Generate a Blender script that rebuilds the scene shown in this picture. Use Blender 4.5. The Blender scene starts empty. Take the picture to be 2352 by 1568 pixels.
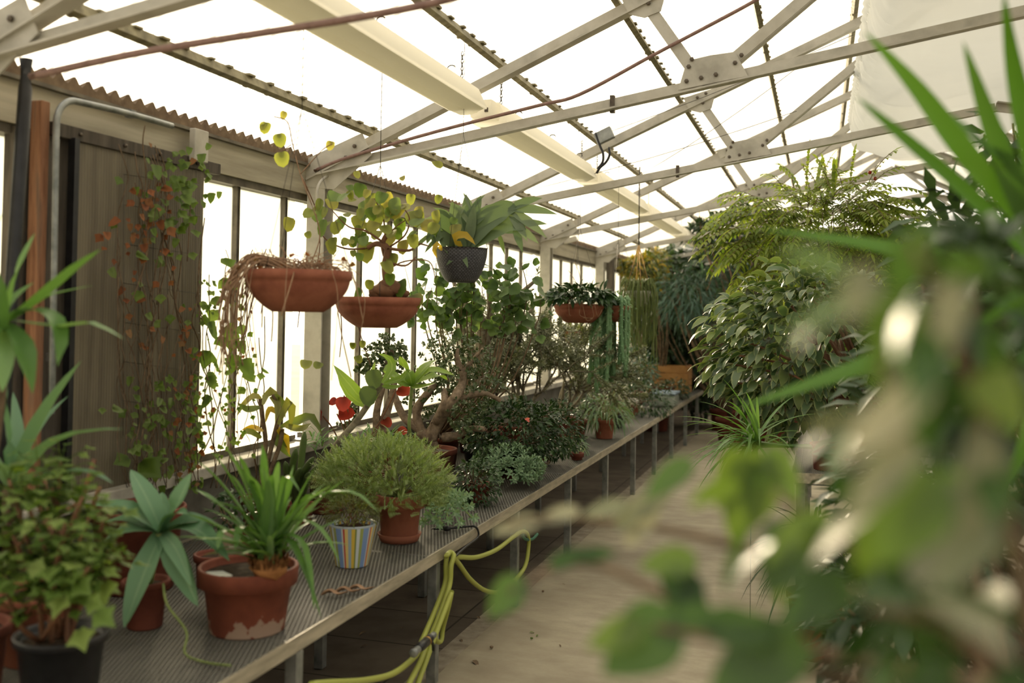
import bpy, math, random
from mathutils import Vector, Matrix
V = Vector
SC = bpy.context.scene
COL = SC.collection
PI = math.pi
rng = random.Random(11)
U = rng.uniform

# ------------------------------------------------------------------ camera
W, H, F = 2352, 1568, 2287.0
CAMP = V((0, 0, 1.6))
YAW, PITCH, ROLL, SHIFT = math.radians(17.241), math.radians(1.5), math.radians(0.86), -122.54
fw = V((-math.sin(YAW)*math.cos(PITCH), math.cos(YAW)*math.cos(PITCH), math.sin(PITCH)))
r0 = V((math.cos(YAW), math.sin(YAW), 0))
u0 = r0.cross(fw)
rt = r0*math.cos(ROLL) + u0*math.sin(ROLL)
up = -r0*math.sin(ROLL) + u0*math.cos(ROLL)
cd = bpy.data.cameras.new('camera')
cam = bpy.data.objects.new('camera', cd)
COL.objects.link(cam)
m3 = Matrix((rt, up, -fw)).transposed()
cam.matrix_world = Matrix.Translation(CAMP) @ m3.to_4x4()
cd.sensor_width = 36.0
cd.lens = 36.0*F/W
cd.shift_y = SHIFT/W
cd.clip_start = 0.02
cd.dof.use_dof = True
cd.dof.focus_distance = 5.6
cd.dof.aperture_fstop = 1.7
SC.camera = cam

def ray(x, y):
    return fw + rt*((x - W/2)/F) - up*((y - (H/2 + SHIFT))/F)
def at(x, y, d):                  # a spot at depth d along the view
    return CAMP + ray(x, y)*d
def onx(x, y, X):
    r = ray(x, y); return CAMP + r*((X - CAMP.x)/r.x)
def ony(x, y, Y):
    r = ray(x, y); return CAMP + r*((Y - CAMP.y)/r.y)
def onz(x, y, Z):
    r = ray(x, y); return CAMP + r*((Z - CAMP.z)/r.z)

# ------------------------------------------------------------------ materials
def S(r, g, b):
    def c(u):
        u /= 255.0
        return u/12.92 if u <= .04045 else ((u + .055)/1.055)**2.4
    return (c(r), c(g), c(b), 1)

class NT:
    def __init__(s, name):
        s.m = bpy.data.materials.new(name); s.m.use_nodes = True
        s.t = s.m.node_tree; s.t.nodes.clear()
        s.out = s.n('ShaderNodeOutputMaterial')
    def n(s, t, **k):
        o = s.t.nodes.new(t)
        for a, b in k.items(): setattr(o, a, b)
        return o
    def l(s, a, b): s.t.links.new(a, b)
    def noise(s, scale, detail=3, vec=None, rough=.55):
        o = s.n('ShaderNodeTexNoise'); o.inputs['Scale'].default_value = scale
        o.inputs['Detail'].default_value = detail; o.inputs['Roughness'].default_value = rough
        if vec: s.l(vec, o.inputs['Vector'])
        return o
    def coords(s, scale=(1, 1, 1)):
        c = s.n('ShaderNodeTexCoord'); mp = s.n('ShaderNodeMapping')
        mp.inputs['Scale'].default_value = scale
        s.l(c.outputs['Object'], mp.inputs['Vector']); return mp.outputs['Vector']
    def ramp(s, fac, stops):
        o = s.n('ShaderNodeValToRGB'); e = o.color_ramp.elements
        e[0].position, e[0].color = stops[0]; e[1].position, e[1].color = stops[-1]
        for p, c in stops[1:-1]:
            k = e.new(p); k.color = c
        s.l(fac, o.inputs['Fac']); return o.outputs['Color']
    def mix(s, fac, a, b):
        o = s.n('ShaderNodeMix', data_type='RGBA')
        for v, i in ((fac, 0), (a, 6), (b, 7)):
            if isinstance(v, (int, float)): o.inputs[i].default_value = v
            elif isinstance(v, tuple): o.inputs[i].default_value = v
            else: s.l(v, o.inputs[i])
        return o.outputs[2]
    def math(s, op, a, b=None, c=None):
        o = s.n('ShaderNodeMath', operation=op)
        for i, v in enumerate((a, b, c)):
            if v is None: continue
            if isinstance(v, (int, float)): o.inputs[i].default_value = v
            else: s.l(v, o.inputs[i])
        return o.outputs[0]
    def bsdf(s, col, rough=.6, metal=0, spec=.5, bump=None, strength=.3, dist=.01):
        o = s.n('ShaderNodeBsdfPrincipled')
        if isinstance(col, tuple): o.inputs['Base Color'].default_value = col
        else: s.l(col, o.inputs['Base Color'])
        o.inputs['Roughness'].default_value = rough; o.inputs['Metallic'].default_value = metal
        o.inputs['Specular IOR Level'].default_value = spec
        if bump is not None:
            b = s.n('ShaderNodeBump'); b.inputs['Strength'].default_value = strength
            b.inputs['Distance'].default_value = dist
            s.l(bump, b.inputs['Height']); s.l(b.outputs[0], o.inputs['Normal'])
        return o.outputs[0]
    def done(s, sh):
        s.l(sh, s.out.inputs['Surface']); return s.m

def rough_mat(name, c1, c2, scale=8, rough=.7, metal=0, spec=.4, bump=.25, stretch=(1, 1, 1), c3=None, dist=.004):
    k = NT(name); v = k.coords(stretch)
    nz = k.noise(scale, 5, v)
    st = [(.32, c1), (.68, c2)]
    if c3: st = [(.3, c1), (.52, c2), (.74, c3)]
    return k.done(k.bsdf(k.ramp(nz.outputs[0], st), rough, metal, spec, nz.outputs[0], bump, dist))

def leaf_mat(name, cols, trans=.35, rough=.42, edge=None, rib=None, spec=.4, tint=(1.25, 1.3, .55)):
    """green tissue: every leaf its own tone, thin enough to let light through"""
    k = NT(name)
    g = k.n('ShaderNodeNewGeometry')
    n = len(cols)
    col = k.ramp(g.outputs['Random Per Island'], [(i/(n - 1), c) for i, c in enumerate(cols)])
    if edge or rib:
        uv = k.n('ShaderNodeUVMap'); sx = k.n('ShaderNodeSeparateXYZ'); k.l(uv.outputs[0], sx.inputs[0])
        d = k.math('ABSOLUTE', k.math('SUBTRACT', sx.outputs[0], .5))
        if edge:
            nz = k.noise(90, 2)
            e = k.math('ADD', d, k.math('MULTIPLY', k.math('SUBTRACT', nz.outputs[0], .5), .35))
            mr = k.n('ShaderNodeMapRange'); k.l(e, mr.inputs[0])
            mr.inputs[1].default_value = .32; mr.inputs[2].default_value = .44
            col = k.mix(mr.outputs[0], col, edge)
        if rib:
            mr = k.n('ShaderNodeMapRange'); k.l(d, mr.inputs[0])
            mr.inputs[1].default_value = .0; mr.inputs[2].default_value = .09
            mr.inputs[3].default_value = .7; mr.inputs[4].default_value = 0
            col = k.mix(mr.outputs[0], col, rib)
    b = k.bsdf(col, rough, 0, spec)
    t = k.n('ShaderNodeBsdfTranslucent')
    mu = k.n('ShaderNodeMix', data_type='RGBA', blend_type='MULTIPLY'); mu.inputs[0].default_value = 1
    k.l(col, mu.inputs[6]); mu.inputs[7].default_value = (*tint, 1)
    k.l(mu.outputs[2], t.inputs['Color'])
    x = k.n('ShaderNodeMixShader'); x.inputs[0].default_value = trans
    k.l(b, x.inputs[1]); k.l(t.outputs[0], x.inputs[2])
    return k.done(x.outputs[0])

# ------------------------------------------------------------------ mesh building
def perp(d):
    a = V((0, 0, 1)) if abs(d.z) < .9 else V((1, 0, 0))
    s = d.cross(a).normalized()
    return s, s.cross(d).normalized()

PROF = {
    'lance': lambda t: (math.sin(PI*min(1, t*.93 + .07))**.85)*(1.12 - .35*t),
    'ovate': lambda t: math.sin(PI*(t*.94 + .05)**.72)**.8,
    'round': lambda t: math.sqrt(max(0, 1 - (2*t - 1)**2))*1.0 + .02,
    'strap': lambda t: min(1, .75 + t)*(1 - max(0, t - .5)**2*4)*.98 + .02,
    'sword': lambda t: (.7 + .6*t if t < .35 else .91*(1 - ((t - .35)/.65)**1.9)) + .015,
    'agave': lambda t: (.5 + 1.1*t if t < .42 else .96*(1 - ((t - .42)/.58)**1.55)) + .01,
    'spoon': lambda t: .25 + .8*math.sin(PI*min(1, t**1.6*.9 + .05)) if t < .97 else .25,
}

class MB:
    def __init__(s): s.v = []; s.f = []; s.uv = []
    def add(s, vs, fs, uvs=None):
        b = len(s.v); s.v += [tuple(p) for p in vs]; s.f += [tuple(b + i for i in q) for q in fs]
        s.uv += uvs if uvs else [(0.5, .5)]*len(vs)
    def box(s, c, size, rot=None):
        c = V(c); hx, hy, hz = [k/2 for k in size]
        vs = [V((x, y, z)) for x in (-hx, hx) for y in (-hy, hy) for z in (-hz, hz)]
        if rot is not None: vs = [rot @ p for p in vs]
        s.add([c + p for p in vs], [(0, 1, 3, 2), (4, 6, 7, 5), (0, 4, 5, 1), (2, 3, 7, 6), (0, 2, 6, 4), (1, 5, 7, 3)])
    def bar(s, p, q, w, h, side=V((0, 1, 0)), off=(0, 0)):
        """a straight bar from p to q, w along side, h across it"""
        p = V(p); q = V(q); d = (q - p).normalized()
        a = (side - d*side.dot(d)).normalized(); b = d.cross(a)
        o = a*off[0] + b*off[1]
        vs = []
        for e in (p, q):
            for i, j in ((-1, -1), (1, -1), (1, 1), (-1, 1)): vs.append(e + o + a*(i*w/2) + b*(j*h/2))
        s.add(vs, [(3, 2, 1, 0), (4, 5, 6, 7), (0, 1, 5, 4), (1, 2, 6, 5), (2, 3, 7, 6), (3, 0, 4, 7)])
    def angle(s, p, q, leg, t, side=V((0, 1, 0)), flip=1):
        """an L section"""
        s.bar(p, q, t, leg, side)
        s.bar(p, q, leg, t, side, (flip*leg/2, -leg/2))
    def tube(s, pts, r, n=6, cap=True):
        pts = [V(p) for p in pts]; m = len(pts)
        rr = r if isinstance(r, (list, tuple)) else [r]*m
        a = None; vs = []
        for i, p in enumerate(pts):
            d = (pts[min(i + 1, m - 1)] - pts[max(i - 1, 0)])
            d = d.normalized() if d.length > 1e-9 else V((0, 0, 1))
            if a is None: a, b = perp(d)
            else:
                a = a - d*a.dot(d)
                if a.length < 1e-6: a, b = perp(d)
                a.normalize(); b = d.cross(a)
            for k in range(n):
                t = 2*PI*k/n; vs.append(p + (a*math.cos(t) + b*math.sin(t))*rr[i])
        fs = []
        for i in range(m - 1):
            for k in range(n):
                k2 = (k + 1) % n; fs.append((i*n + k, i*n + k2, (i + 1)*n + k2, (i + 1)*n + k))
        if cap: fs += [tuple(range(n - 1, -1, -1)), tuple((m - 1)*n + k for k in range(n))]
        s.add(vs, fs)
    def lathe(s, base, prof, n=32, axis=None, sq=1.0, wob=0):
        base = V(base); vs = []; m = len(prof)
        R = axis.to_track_quat('Z', 'Y').to_matrix() if axis is not None else None
        for r, z in prof:
            for k in range(n):
                t = 2*PI*k/n; p = V((r*math.cos(t), r*math.sin(t)*sq, z))
                if R is not None: p = R @ p
                vs.append(base + p)
        fs = []
        for i in range(m - 1):
            for k in range(n):
                k2 = (k + 1) % n; fs.append((i*n + k, i*n + k2, (i + 1)*n + k2, (i + 1)*n + k))
        fs.append(tuple(range(n - 1, -1, -1))); fs.append(tuple((m - 1)*n + k for k in range(n)))
        s.add(vs, fs)
    def blade(s, pts, w, prof, upv=V((0, 0, 1)), fold=.25, roll=0, wave=0):
        pts = [V(p) for p in pts]; m = len(pts); pf = PROF[prof]; vs = []; uv = []; fs = []
        for i, p in enumerate(pts):
            t = i/(m - 1)
            d = (pts[min(i + 1, m - 1)] - pts[max(i - 1, 0)]).normalized()
            sd = d.cross(upv)
            if sd.length < 1e-4: sd = d.cross(V((.3, 1, .2)))
            sd.normalize(); nn = sd.cross(d)
            if roll: c, q = math.cos(roll), math.sin(roll); sd, nn = sd*c + nn*q, nn*c - sd*q
            hw = max(.0003, w*.5*pf(t)); f = fold + (wave*math.sin(t*9 + roll*5) if wave else 0)
            e = nn*(hw*math.sin(f)); sx = sd*(hw*math.cos(f))
            vs += [p - sx + e, p, p + sx + e]; uv += [(0, t), (.5, t), (1, t)]
        for i in range(m - 1):
            a = i*3; fs += [(a, a + 1, a + 4, a + 3), (a + 1, a + 2, a + 5, a + 4)]
        s.add(vs, fs, uv)
    def leaf(s, p, d, L, w, prof='ovate', n=4, droop=.5, fold=.25, roll=0, upv=None, stalk=0):
        p = V(p); d = V(d).normalized()
        if stalk:
            q = p + d*stalk; s.tube([p, q], .0012 + w*.012, 3, False); p = q
        pts = [p]; st = L/n
        for i in range(n):
            d = (d + V((0, 0, -droop/n))).normalized(); p = p + d*st; pts.append(p)
        s.blade(pts, w, prof, upv or V((0, 0, 1)), fold, roll)
    def lobed(s, c, nrm, tip, R, lobes=5, depth=.35, cup=.2, heart=.25, tooth=0):
        """a flat lobed leaf (ivy, geranium, vine), stalk end at c"""
        nrm = V(nrm).normalized(); tip = V(tip); tip = tip - nrm*tip.dot(nrm)
        if tip.length < 1e-5: tip = perp(nrm)[0]
        tip.normalize(); sd = nrm.cross(tip)
        N = max(14, lobes*4); vs = [V(c) + tip*R*.15]; uv = [(.5, .5)]
        for k in range(N):
            t = 2*PI*k/N
            r = R*(1 - depth*(.5 - .5*math.cos(t*lobes)))
            r *= 1 - heart*max(0, -math.cos(t))**3*2.4
            r *= .8 + .28*math.cos(t)
            if lobes <= 3: r *= 1 + .28*max(0, math.cos(t))**5
            if tooth and k % 2: r *= 1 - tooth
            x, y = r*math.cos(t), r*math.sin(t)*.95
            vs.append(V(c) + tip*(x + R*.45) + sd*y + nrm*(cup*(r*r)/R - .25*R*(x/R)**2*.6)); uv.append((.5 + .45*math.sin(t), .5))
        s.add(vs, [(0, 1 + k, 1 + (k + 1) % N) for k in range(N)], uv)
    def blob(s, c, rx, ry, rz, nu=10, nv=7, jit=.0):
        c = V(c); vs = []
        for i in range(nv + 1):
            ph = PI*i/nv
            for k in range(nu):
                t = 2*PI*k/nu; j = 1 + U(-jit, jit)
                vs.append(c + V((rx*math.sin(ph)*math.cos(t), ry*math.sin(ph)*math.sin(t), rz*math.cos(ph)))*j)
        fs = [(i*nu + k, (i + 1)*nu + k, (i + 1)*nu + (k + 1) % nu, i*nu + (k + 1) % nu) for i in range(nv) for k in range(nu)]
        s.add(vs, fs)
    def build(s, name, mat, parent=None, smooth=True, bevel=0):
        if not s.v: return None
        me = bpy.data.meshes.new(name)
        o0 = parent['_o'] if parent is not None and '_o' in parent else None
        off = V(o0) if o0 is not None else V((0, 0, 0))
        me.from_pydata([(x - off.x, y - off.y, z - off.z) for x, y, z in s.v], [], s.f)
        uvl = me.uv_layers.new(name='UVMap')
        li = [0]*len(me.loops); me.loops.foreach_get('vertex_index', li)
        fl = [0.0]*(2*len(li))
        for a, b in enumerate(li): fl[2*a], fl[2*a + 1] = s.uv[b]
        uvl.data.foreach_set('uv', fl)
        if smooth: me.polygons.foreach_set('use_smooth', [True]*len(me.polygons))
        me.materials.append(mat); me.update()
        o = bpy.data.objects.new(name, me); COL.objects.link(o)
        if bevel:
            b = o.modifiers.new('bevel', 'BEVEL'); b.width = bevel; b.segments = 2; b.limit_method = 'ANGLE'
        if parent is not None:
            o.parent = parent
            if '_o' in parent: o['_o'] = parent['_o']
        return o

def thing(name, label, cat, loc, group=None):
    o = bpy.data.objects.new(name, None); COL.objects.link(o)
    o.empty_display_size = .05; o.location = loc; o['_o'] = tuple(loc)
    o['label'] = label; o['category'] = cat
    if group: o['group'] = group
    return o
def tag(o, label, cat, group=None, kind=None):
    o['label'] = label; o['category'] = cat
    if group: o['group'] = group
    if kind: o['kind'] = kind
    return o
def struct(mb, name, mat, smooth=False, bevel=0):
    o = mb.build(name, mat, None, smooth, bevel); o['kind'] = 'structure'; return o
def rdir(zmin=-1, zmax=1):
    z = U(zmin, zmax); t = U(0, 2*PI); r = math.sqrt(max(0, 1 - z*z)); return V((r*math.cos(t), r*math.sin(t), z))
def curve(ctrl, n=8):
    """a smooth run of points through ctrl"""
    P = [V(p) for p in ctrl]; out = []
    for i in range(len(P) - 1):
        a = P[max(i - 1, 0)]; b = P[i]; c = P[i + 1]; d = P[min(i + 2, len(P) - 1)]
        for k in range(n):
            t = k/n
            out.append(.5*((2*b) + (c - a)*t + (2*a - 5*b + 4*c - d)*t*t + (3*b - a - 3*c + d)*t**3))
    out.append(P[-1]); return out
def sag(p, q, s, n=8):
    p = V(p); q = V(q); return [p.lerp(q, i/n) - V((0, 0, s*4*(i/n)*(1 - i/n))) for i in range(n + 1)]
# ================================================================== MATERIALS of the house
M = {}
def mk_concrete():
    k = NT('path_concrete'); v = k.coords((1, 1, 1)); vs = k.coords((1.8, 3.4, 1))
    a = k.noise(1.1, 5, v); b = k.noise(3, 6, vs); c = k.noise(60, 3, v)
    col = k.ramp(a.outputs[0], [(.3, S(146, 136, 114)), (.55, S(182, 172, 146)), (.75, S(200, 191, 166))])
    col = k.mix(k.ramp(b.outputs[0], [(.36, (.36, .36, .36, 1)), (.66, (0, 0, 0, 1))]), col, S(128, 112, 92))
    col = k.mix(k.math('MULTIPLY', c.outputs[0], .25), col, S(120, 106, 88))
    return k.done(k.bsdf(col, .62, 0, .4, b.outputs[0], .3, .006))
def mk_paving():
    k = NT('paving'); v = k.coords((1, 1, 1))
    br = k.n('ShaderNodeTexBrick'); k.l(v, br.inputs['Vector'])
    br.inputs['Scale'].default_value = 1.0; br.inputs['Brick Width'].default_value = .6; br.inputs['Row Height'].default_value = .5
    br.inputs['Mortar Size'].default_value = .006; br.offset = 0
    br.inputs['Color1'].default_value = S(112, 100, 86); br.inputs['Color2'].default_value = S(96, 86, 74); br.inputs['Mortar'].default_value = S(45, 40, 34)
    a = k.noise(4, 6, v)
    col = k.mix(k.ramp(a.outputs[0], [(.4, (0, 0, 0, 1)), (.7, (.7, .7, .7, 1))]), br.outputs[0], S(70, 60, 50))
    return k.done(k.bsdf(col, .8, 0, .3, a.outputs[0], .3, .006))
def mk_sheet(name, tr, tint, white):
    k = NT(name)
    t = k.n('ShaderNodeBsdfTransparent'); t.inputs[0].default_value = tint
    b = k.n('ShaderNodeBsdfTranslucent'); b.inputs[0].default_value = white
    d = k.n('ShaderNodeBsdfDiffuse'); d.inputs[0].default_value = white
    x = k.n('ShaderNodeMixShader'); x.inputs[0].default_value = .3
    k.l(b.outputs[0], x.inputs[1]); k.l(d.outputs[0], x.inputs[2])
    y = k.n('ShaderNodeMixShader'); y.inputs[0].default_value = tr
    k.l(x.outputs[0], y.inputs[1]); k.l(t.outputs[0], y.inputs[2])
    return k.done(y.outputs[0])
def mk_mesh():
    k = NT('expanded_metal'); c = k.n('ShaderNodeTexCoord'); sx = k.n('ShaderNodeSeparateXYZ'); k.l(c.outputs['Object'], sx.inputs[0])
    u = k.math('DIVIDE', sx.outputs[0], .016); v = k.math('DIVIDE', sx.outputs[1], .040)
    a = k.math('ABSOLUTE', k.math('SUBTRACT', k.math('FRACT', k.math('ADD', u, v)), .5))
    b = k.math('ABSOLUTE', k.math('SUBTRACT', k.math('FRACT', k.math('SUBTRACT', u, v)), .5))
    hole = k.math('GREATER_THAN', k.math('MINIMUM', a, b), .17)
    n = k.noise(6, 4)
    col = k.ramp(n.outputs[0], [(.3, S(92, 90, 84)), (.7, S(128, 125, 116))])
    m = k.bsdf(col, .75, 0, .25)
    t = k.n('ShaderNodeBsdfTransparent'); x = k.n('ShaderNodeMixShader')
    k.l(hole, x.inputs[0]); k.l(m, x.inputs[1]); k.l(t.outputs[0], x.inputs[2])
    return k.done(x.outputs[0])
def mk_panel():
    k = NT('ribbed_sheet'); c = k.n('ShaderNodeTexCoord'); sx = k.n('ShaderNodeSeparateXYZ'); k.l(c.outputs['Object'], sx.inputs[0])
    w = k.math('SINE', k.math('MULTIPLY', sx.outputs[1], 420))
    v = k.coords((1, 6, .6)); n = k.noise(3, 5, v)
    col = k.ramp(n.outputs[0], [(.3, S(92, 84, 69)), (.7, S(124, 115, 95))])
    col = k.mix(k.math('MULTIPLY', k.math('ADD', w, 1), .12), col, S(60, 54, 44))
    return k.done(k.bsdf(col, .55, 0, .4, w, .25, .003))
M['concrete'] = mk_concrete(); M['paving'] = mk_paving()
M['roof'] = mk_sheet('roof_sheet', .66, (.97, .96, .93, 1), (.93, .91, .86, 1))
M['glass'] = mk_sheet('wall_glass', .42, (.97, .97, .93, 1), (.93, .93, .87, 1))
M['poly'] = mk_sheet('white_film', .05, (.95, .95, .93, 1), (.76, .77, .76, 1))
M['mesh'] = mk_mesh(); M['panel'] = mk_panel()
M['kerb'] = rough_mat('kerb', S(120, 108, 92), S(165, 154, 134), 12)
M['wallc'] = rough_mat('wall_concrete', S(112, 106, 96), S(150, 144, 132), 6, .85)
M['sill'] = rough_mat('sill', S(150, 144, 132), S(188, 182, 168), 9, .7)
M['beam'] = rough_mat('eave_board', S(150, 142, 122), S(186, 178, 156), 5, .7, stretch=(1, .3, 4))
M['steel'] = rough_mat('white_steel', S(158, 153, 140), S(188, 183, 170), 6, .45, 0, .5, .12, c3=S(170, 163, 148))
M['dsteel'] = rough_mat('weathered_purlin', S(104, 96, 72), S(150, 142, 112), 18, .7, 0, .4, .4)
M['galv'] = rough_mat('galvanised', S(112, 116, 114), S(160, 162, 158), 14, .42, .55, .5, .08)
M['rail'] = rough_mat('aluminium_rail', S(150, 142, 124), S(196, 186, 164), 10, .5, .3, .5, .1, stretch=(4, .6, 4))
M['bolt'] = rough_mat('bolt_steel', S(70, 62, 54), S(100, 90, 78), 30, .5, .5)
M['gbar'] = rough_mat('glazing_bar', S(84, 78, 66), S(122, 114, 98), 10, .5, .2)
M['teeth'] = rough_mat('foam_strip', S(96, 78, 60), S(128, 108, 84), 20, .9)
M['black'] = rough_mat('black_plastic', S(22, 22, 24), S(38, 38, 40), 20, .4)
M['rust'] = rough_mat('old_timber', S(108, 70, 48), S(146, 104, 76), 5, .85, stretch=(8, 8, .8), c3=S(104, 84, 70))
M['greyw'] = rough_mat('grey_timber', S(66, 60, 52), S(96, 88, 78), 6, .85, stretch=(6, 6, .7))
M['lampw'] = mk_sheet('lamp_housing', .04, (.95, .94, .88, 1), (.93, .91, .84, 1))
M['lens'] = mk_sheet('lamp_diffuser', .25, (.95, .95, .9, 1), (.9, .89, .82, 1))
M['dark'] = rough_mat('end_boards', S(44, 38, 30), S(66, 58, 46), 4, .9, stretch=(4, 4, .6))
M['rope'] = rough_mat('twine', S(190, 150, 96), S(214, 178, 122), 40, .9)
M['wire'] = rough_mat('wire', S(70, 66, 60), S(96, 92, 84), 30, .5, .6)
M['cable'] = rough_mat('cable', S(120, 92, 84), S(146, 116, 106), 30, .6)
M['grass'] = rough_mat('outside_ground', S(110, 116, 80), S(146, 146, 110), 1.5, .95)
M['stone'] = rough_mat('pale_render', S(176, 184, 190), S(198, 204, 208), 2, .9)

# ================================================================== GROUND AND FLOOR
mb = MB(); mb.box((0, 8, -.31), (80, 80, .3)); struct(mb, 'ground', M['grass'])
mb = MB(); mb.box((1.67, 7.5, -.08), (6.56, 20.4, .16)); struct(mb, 'floor', M['concrete'])
mb = MB(); mb.box((-2.31, 7.5, -.08), (1.2, 20.4, .15)); struct(mb, 'floor.001', M['paving'])
mb = MB(); mb.box((-1.66, 7.5, -.078), (.10, 20.4, .16)); struct(mb, 'trim_1', M['kerb'])

# ================================================================== WALLS
XW = -2.75
TY = [.14, 2.52, 4.90, 7.27, 9.63, 12.2, 14.6, 17.0]
mb = MB(); mb.box((-2.84, 7.5, .42), (.16, 20.4, .86)); struct(mb, 'wall_left', M['wallc'])
mb = MB(); mb.box((-2.77, 7.5, .872), (.34, 20.4, .05)); struct(mb, 'trim_2', M['sill'], bevel=.006)
mb = MB(); mb.box((5.03, 7.5, .42), (.16, 20.4, .86)); struct(mb, 'wall_right', M['wallc'])
mb = MB()
for i in range(16):
    mb.box((-2.65 + .5*i, 17.3, 1.5), (.505, .06, 3.1))
struct(mb, 'wall_far', M['dark'], bevel=.008)
mb = MB(); mb.box((1.1, -2.75, 1.15), (7.8, .12, 2.5)); struct(mb, 'wall_back', M['wallc'])

# eave board, window head rail and corrugated closure strip on the left wall
mb = MB(); mb.box((-2.73, 7.5, 2.315), (.08, 20.4, .15)); struct(mb, 'trim_3', M['beam'])
mb = MB(); mb.box((-2.745, 7.5, 2.222), (.07, 20.4, .035)); mb.box((-2.69, 7.5, 2.397), (.05, 20.4, .014)); struct(mb, 'trim_4', M['gbar'])
mb = MB()
P = .076; n = int(20.4/P*6); vs = []; fs = []
for i in range(n + 1):
    y = -2.7 + i*P/6; z = 2.438 + .017*math.sin(2*PI*y/P)
    vs += [(-2.72, y, 2.402), (-2.72, y, z), (-2.68, y, 2.402), (-2.68, y, z + .012)]
for i in range(n):
    a = i*4; fs += [(a, a + 1, a + 5, a + 4), (a + 2, a + 6, a + 7, a + 3), (a + 1, a + 3, a + 7, a + 5)]
mb.add(vs, fs); struct(mb, 'trim_5', M['teeth'])
mb = MB(); mb.box((5.0, 7.5, 2.315), (.08, 20.4, .17)); struct(mb, 'trim_6', M['beam'])

# glazing: one window per bay with its bars and panes
def window(n, x, y0, y1, z0, z1, bars):
    w = MB()
    for y in bars:
        for dy in (-.009, .009): w.box((x, y + dy, (z0 + z1)/2), (.03, .009, z1 - z0))
        w.box((x - .012, y, (z0 + z1)/2), (.008, .02, z1 - z0))
    w.box((x, (y0 + y1)/2, z0 + .015), (.045, y1 - y0, .03))
    o = w.build('window_%d' % n, M['gbar'], None, False); o['kind'] = 'structure'
    g = MB(); g.box((x - .012, (y0 + y1)/2, (z0 + z1)/2 + .01), (.005, y1 - y0, z1 - z0 - .03))
    g.build('pane', M['glass'], o, False)
def ybar(px, py): return onx(px, py, XW).y
bay = {1: [1.0, 1.6], 2: [3.03, 3.45, ybar(541, 520), ybar(651, 520)], 3: [ybar(726, 600), ybar(742, 600), ybar(825, 600), ybar(893, 600), ybar(953, 600)]}
for i in range(len(TY) - 1):
    y0, y1 = TY[i] + .05, TY[i + 1] - .05
    bars = bay.get(i + 1) or [y0 + (y1 - y0)*k/5 for k in (1, 2, 3, 4)]
    window(i + 1, XW, y0, y1, .898, 2.205, bars)
k = len(TY)
for i in range(len(TY) - 1):
    y0, y1 = TY[i] + .05, TY[i + 1] - .05
    window(k + i, 5.0, y0, y1, .86, 2.23, [y0 + (y1 - y0)*j/4 for j in (1, 2, 3)])

# ================================================================== ROOF
RX, RS = 1.1, .446
def zr(x):                          # centre line of the rafters
    x = x if x <= RX else 2*RX - x
    return 2.44 + RS*(x + 2.5)
def ztie(x):
    x = x if x <= RX else 2*RX - x
    return 2.41 + .175*(x + 2.4)
mb = MB()
for xa, xb in ((-2.86, RX), (5.06, RX)):
    vs = []; fs = []; n = int(20.2/P*6)
    for i in range(n + 1):
        y = -2.7 + i*P/6; dz = .014*math.sin(2*PI*y/P)
        vs += [(xa, y, zr(xa) + .128 + dz), (xb, y, zr(xb) + .128 + dz)]
    for i in range(n): a = 2*i; fs.append((a, a + 2, a + 3, a + 1))
    mb.add(vs, fs)
struct(mb, 'ceiling', M['roof'], True)

PNAME = [(-2.36, 'lowest roof purlin along the left slope, just above the window eave'),
         (-1.62, 'second roof purlin up, running beside the row of white lamp housings'),
         (-1.0, 'third roof purlin up the left slope, right of the lamp housings'),
         (-.38, 'fourth roof purlin up, steep dark bar left of the white plastic duct'),
         (.21, 'fifth roof purlin up, close against the white plastic duct'),
         (.8, 'highest roof purlin on the left slope, above the white plastic duct')]
for x, lab in PNAME:
    mb = MB(); z = zr(x) + .082
    p = V((x, -2.6, z)); q = V((x, 17.2, z)); mb.bar(p, q, .03, .044, V((1, 0, .4)))
    for i in range(130):             # dirt and moss caught where the sheet crests touch the bar
        y = -2.5 + i*P*2 + U(-.02, .02)
        mb.box((x + U(-.004, .004), y, z + .024), (.044, U(.02, .05), U(.006, .012)))
        if U(0, 1) < .3: mb.box((x + U(-.012, .012), y, z - .022), (.012, U(.012, .03), U(.006, .014)))
    tag(mb.build('roof_purlin', M['dsteel'], None, False), lab, 'roof bar', 'purlins under the left roof slope')
for x in (1.45, 2.0, 2.6, 3.2, 3.8, 4.5):
    mb = MB(); z = zr(x) + .082; mb.bar((x, -2.6, z), (x, 17.2, z), .03, .044)
    o = mb.build("roof_purlin", M["dsteel"], None, False)
    tag(o, 'roof purlin on the right slope beyond the ridge, hidden behind the plastic duct', 'roof bar', 'purlins under the right roof slope')
mb = MB(); mb.bar((RX, -2.6, zr(RX) + .09), (RX, 17.2, zr(RX) + .09), .06, .07)
tag(mb.build('ridge_beam', M['dsteel'], None, False), 'ridge beam along the top of the roof above the plastic duct', 'roof bar')

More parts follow.
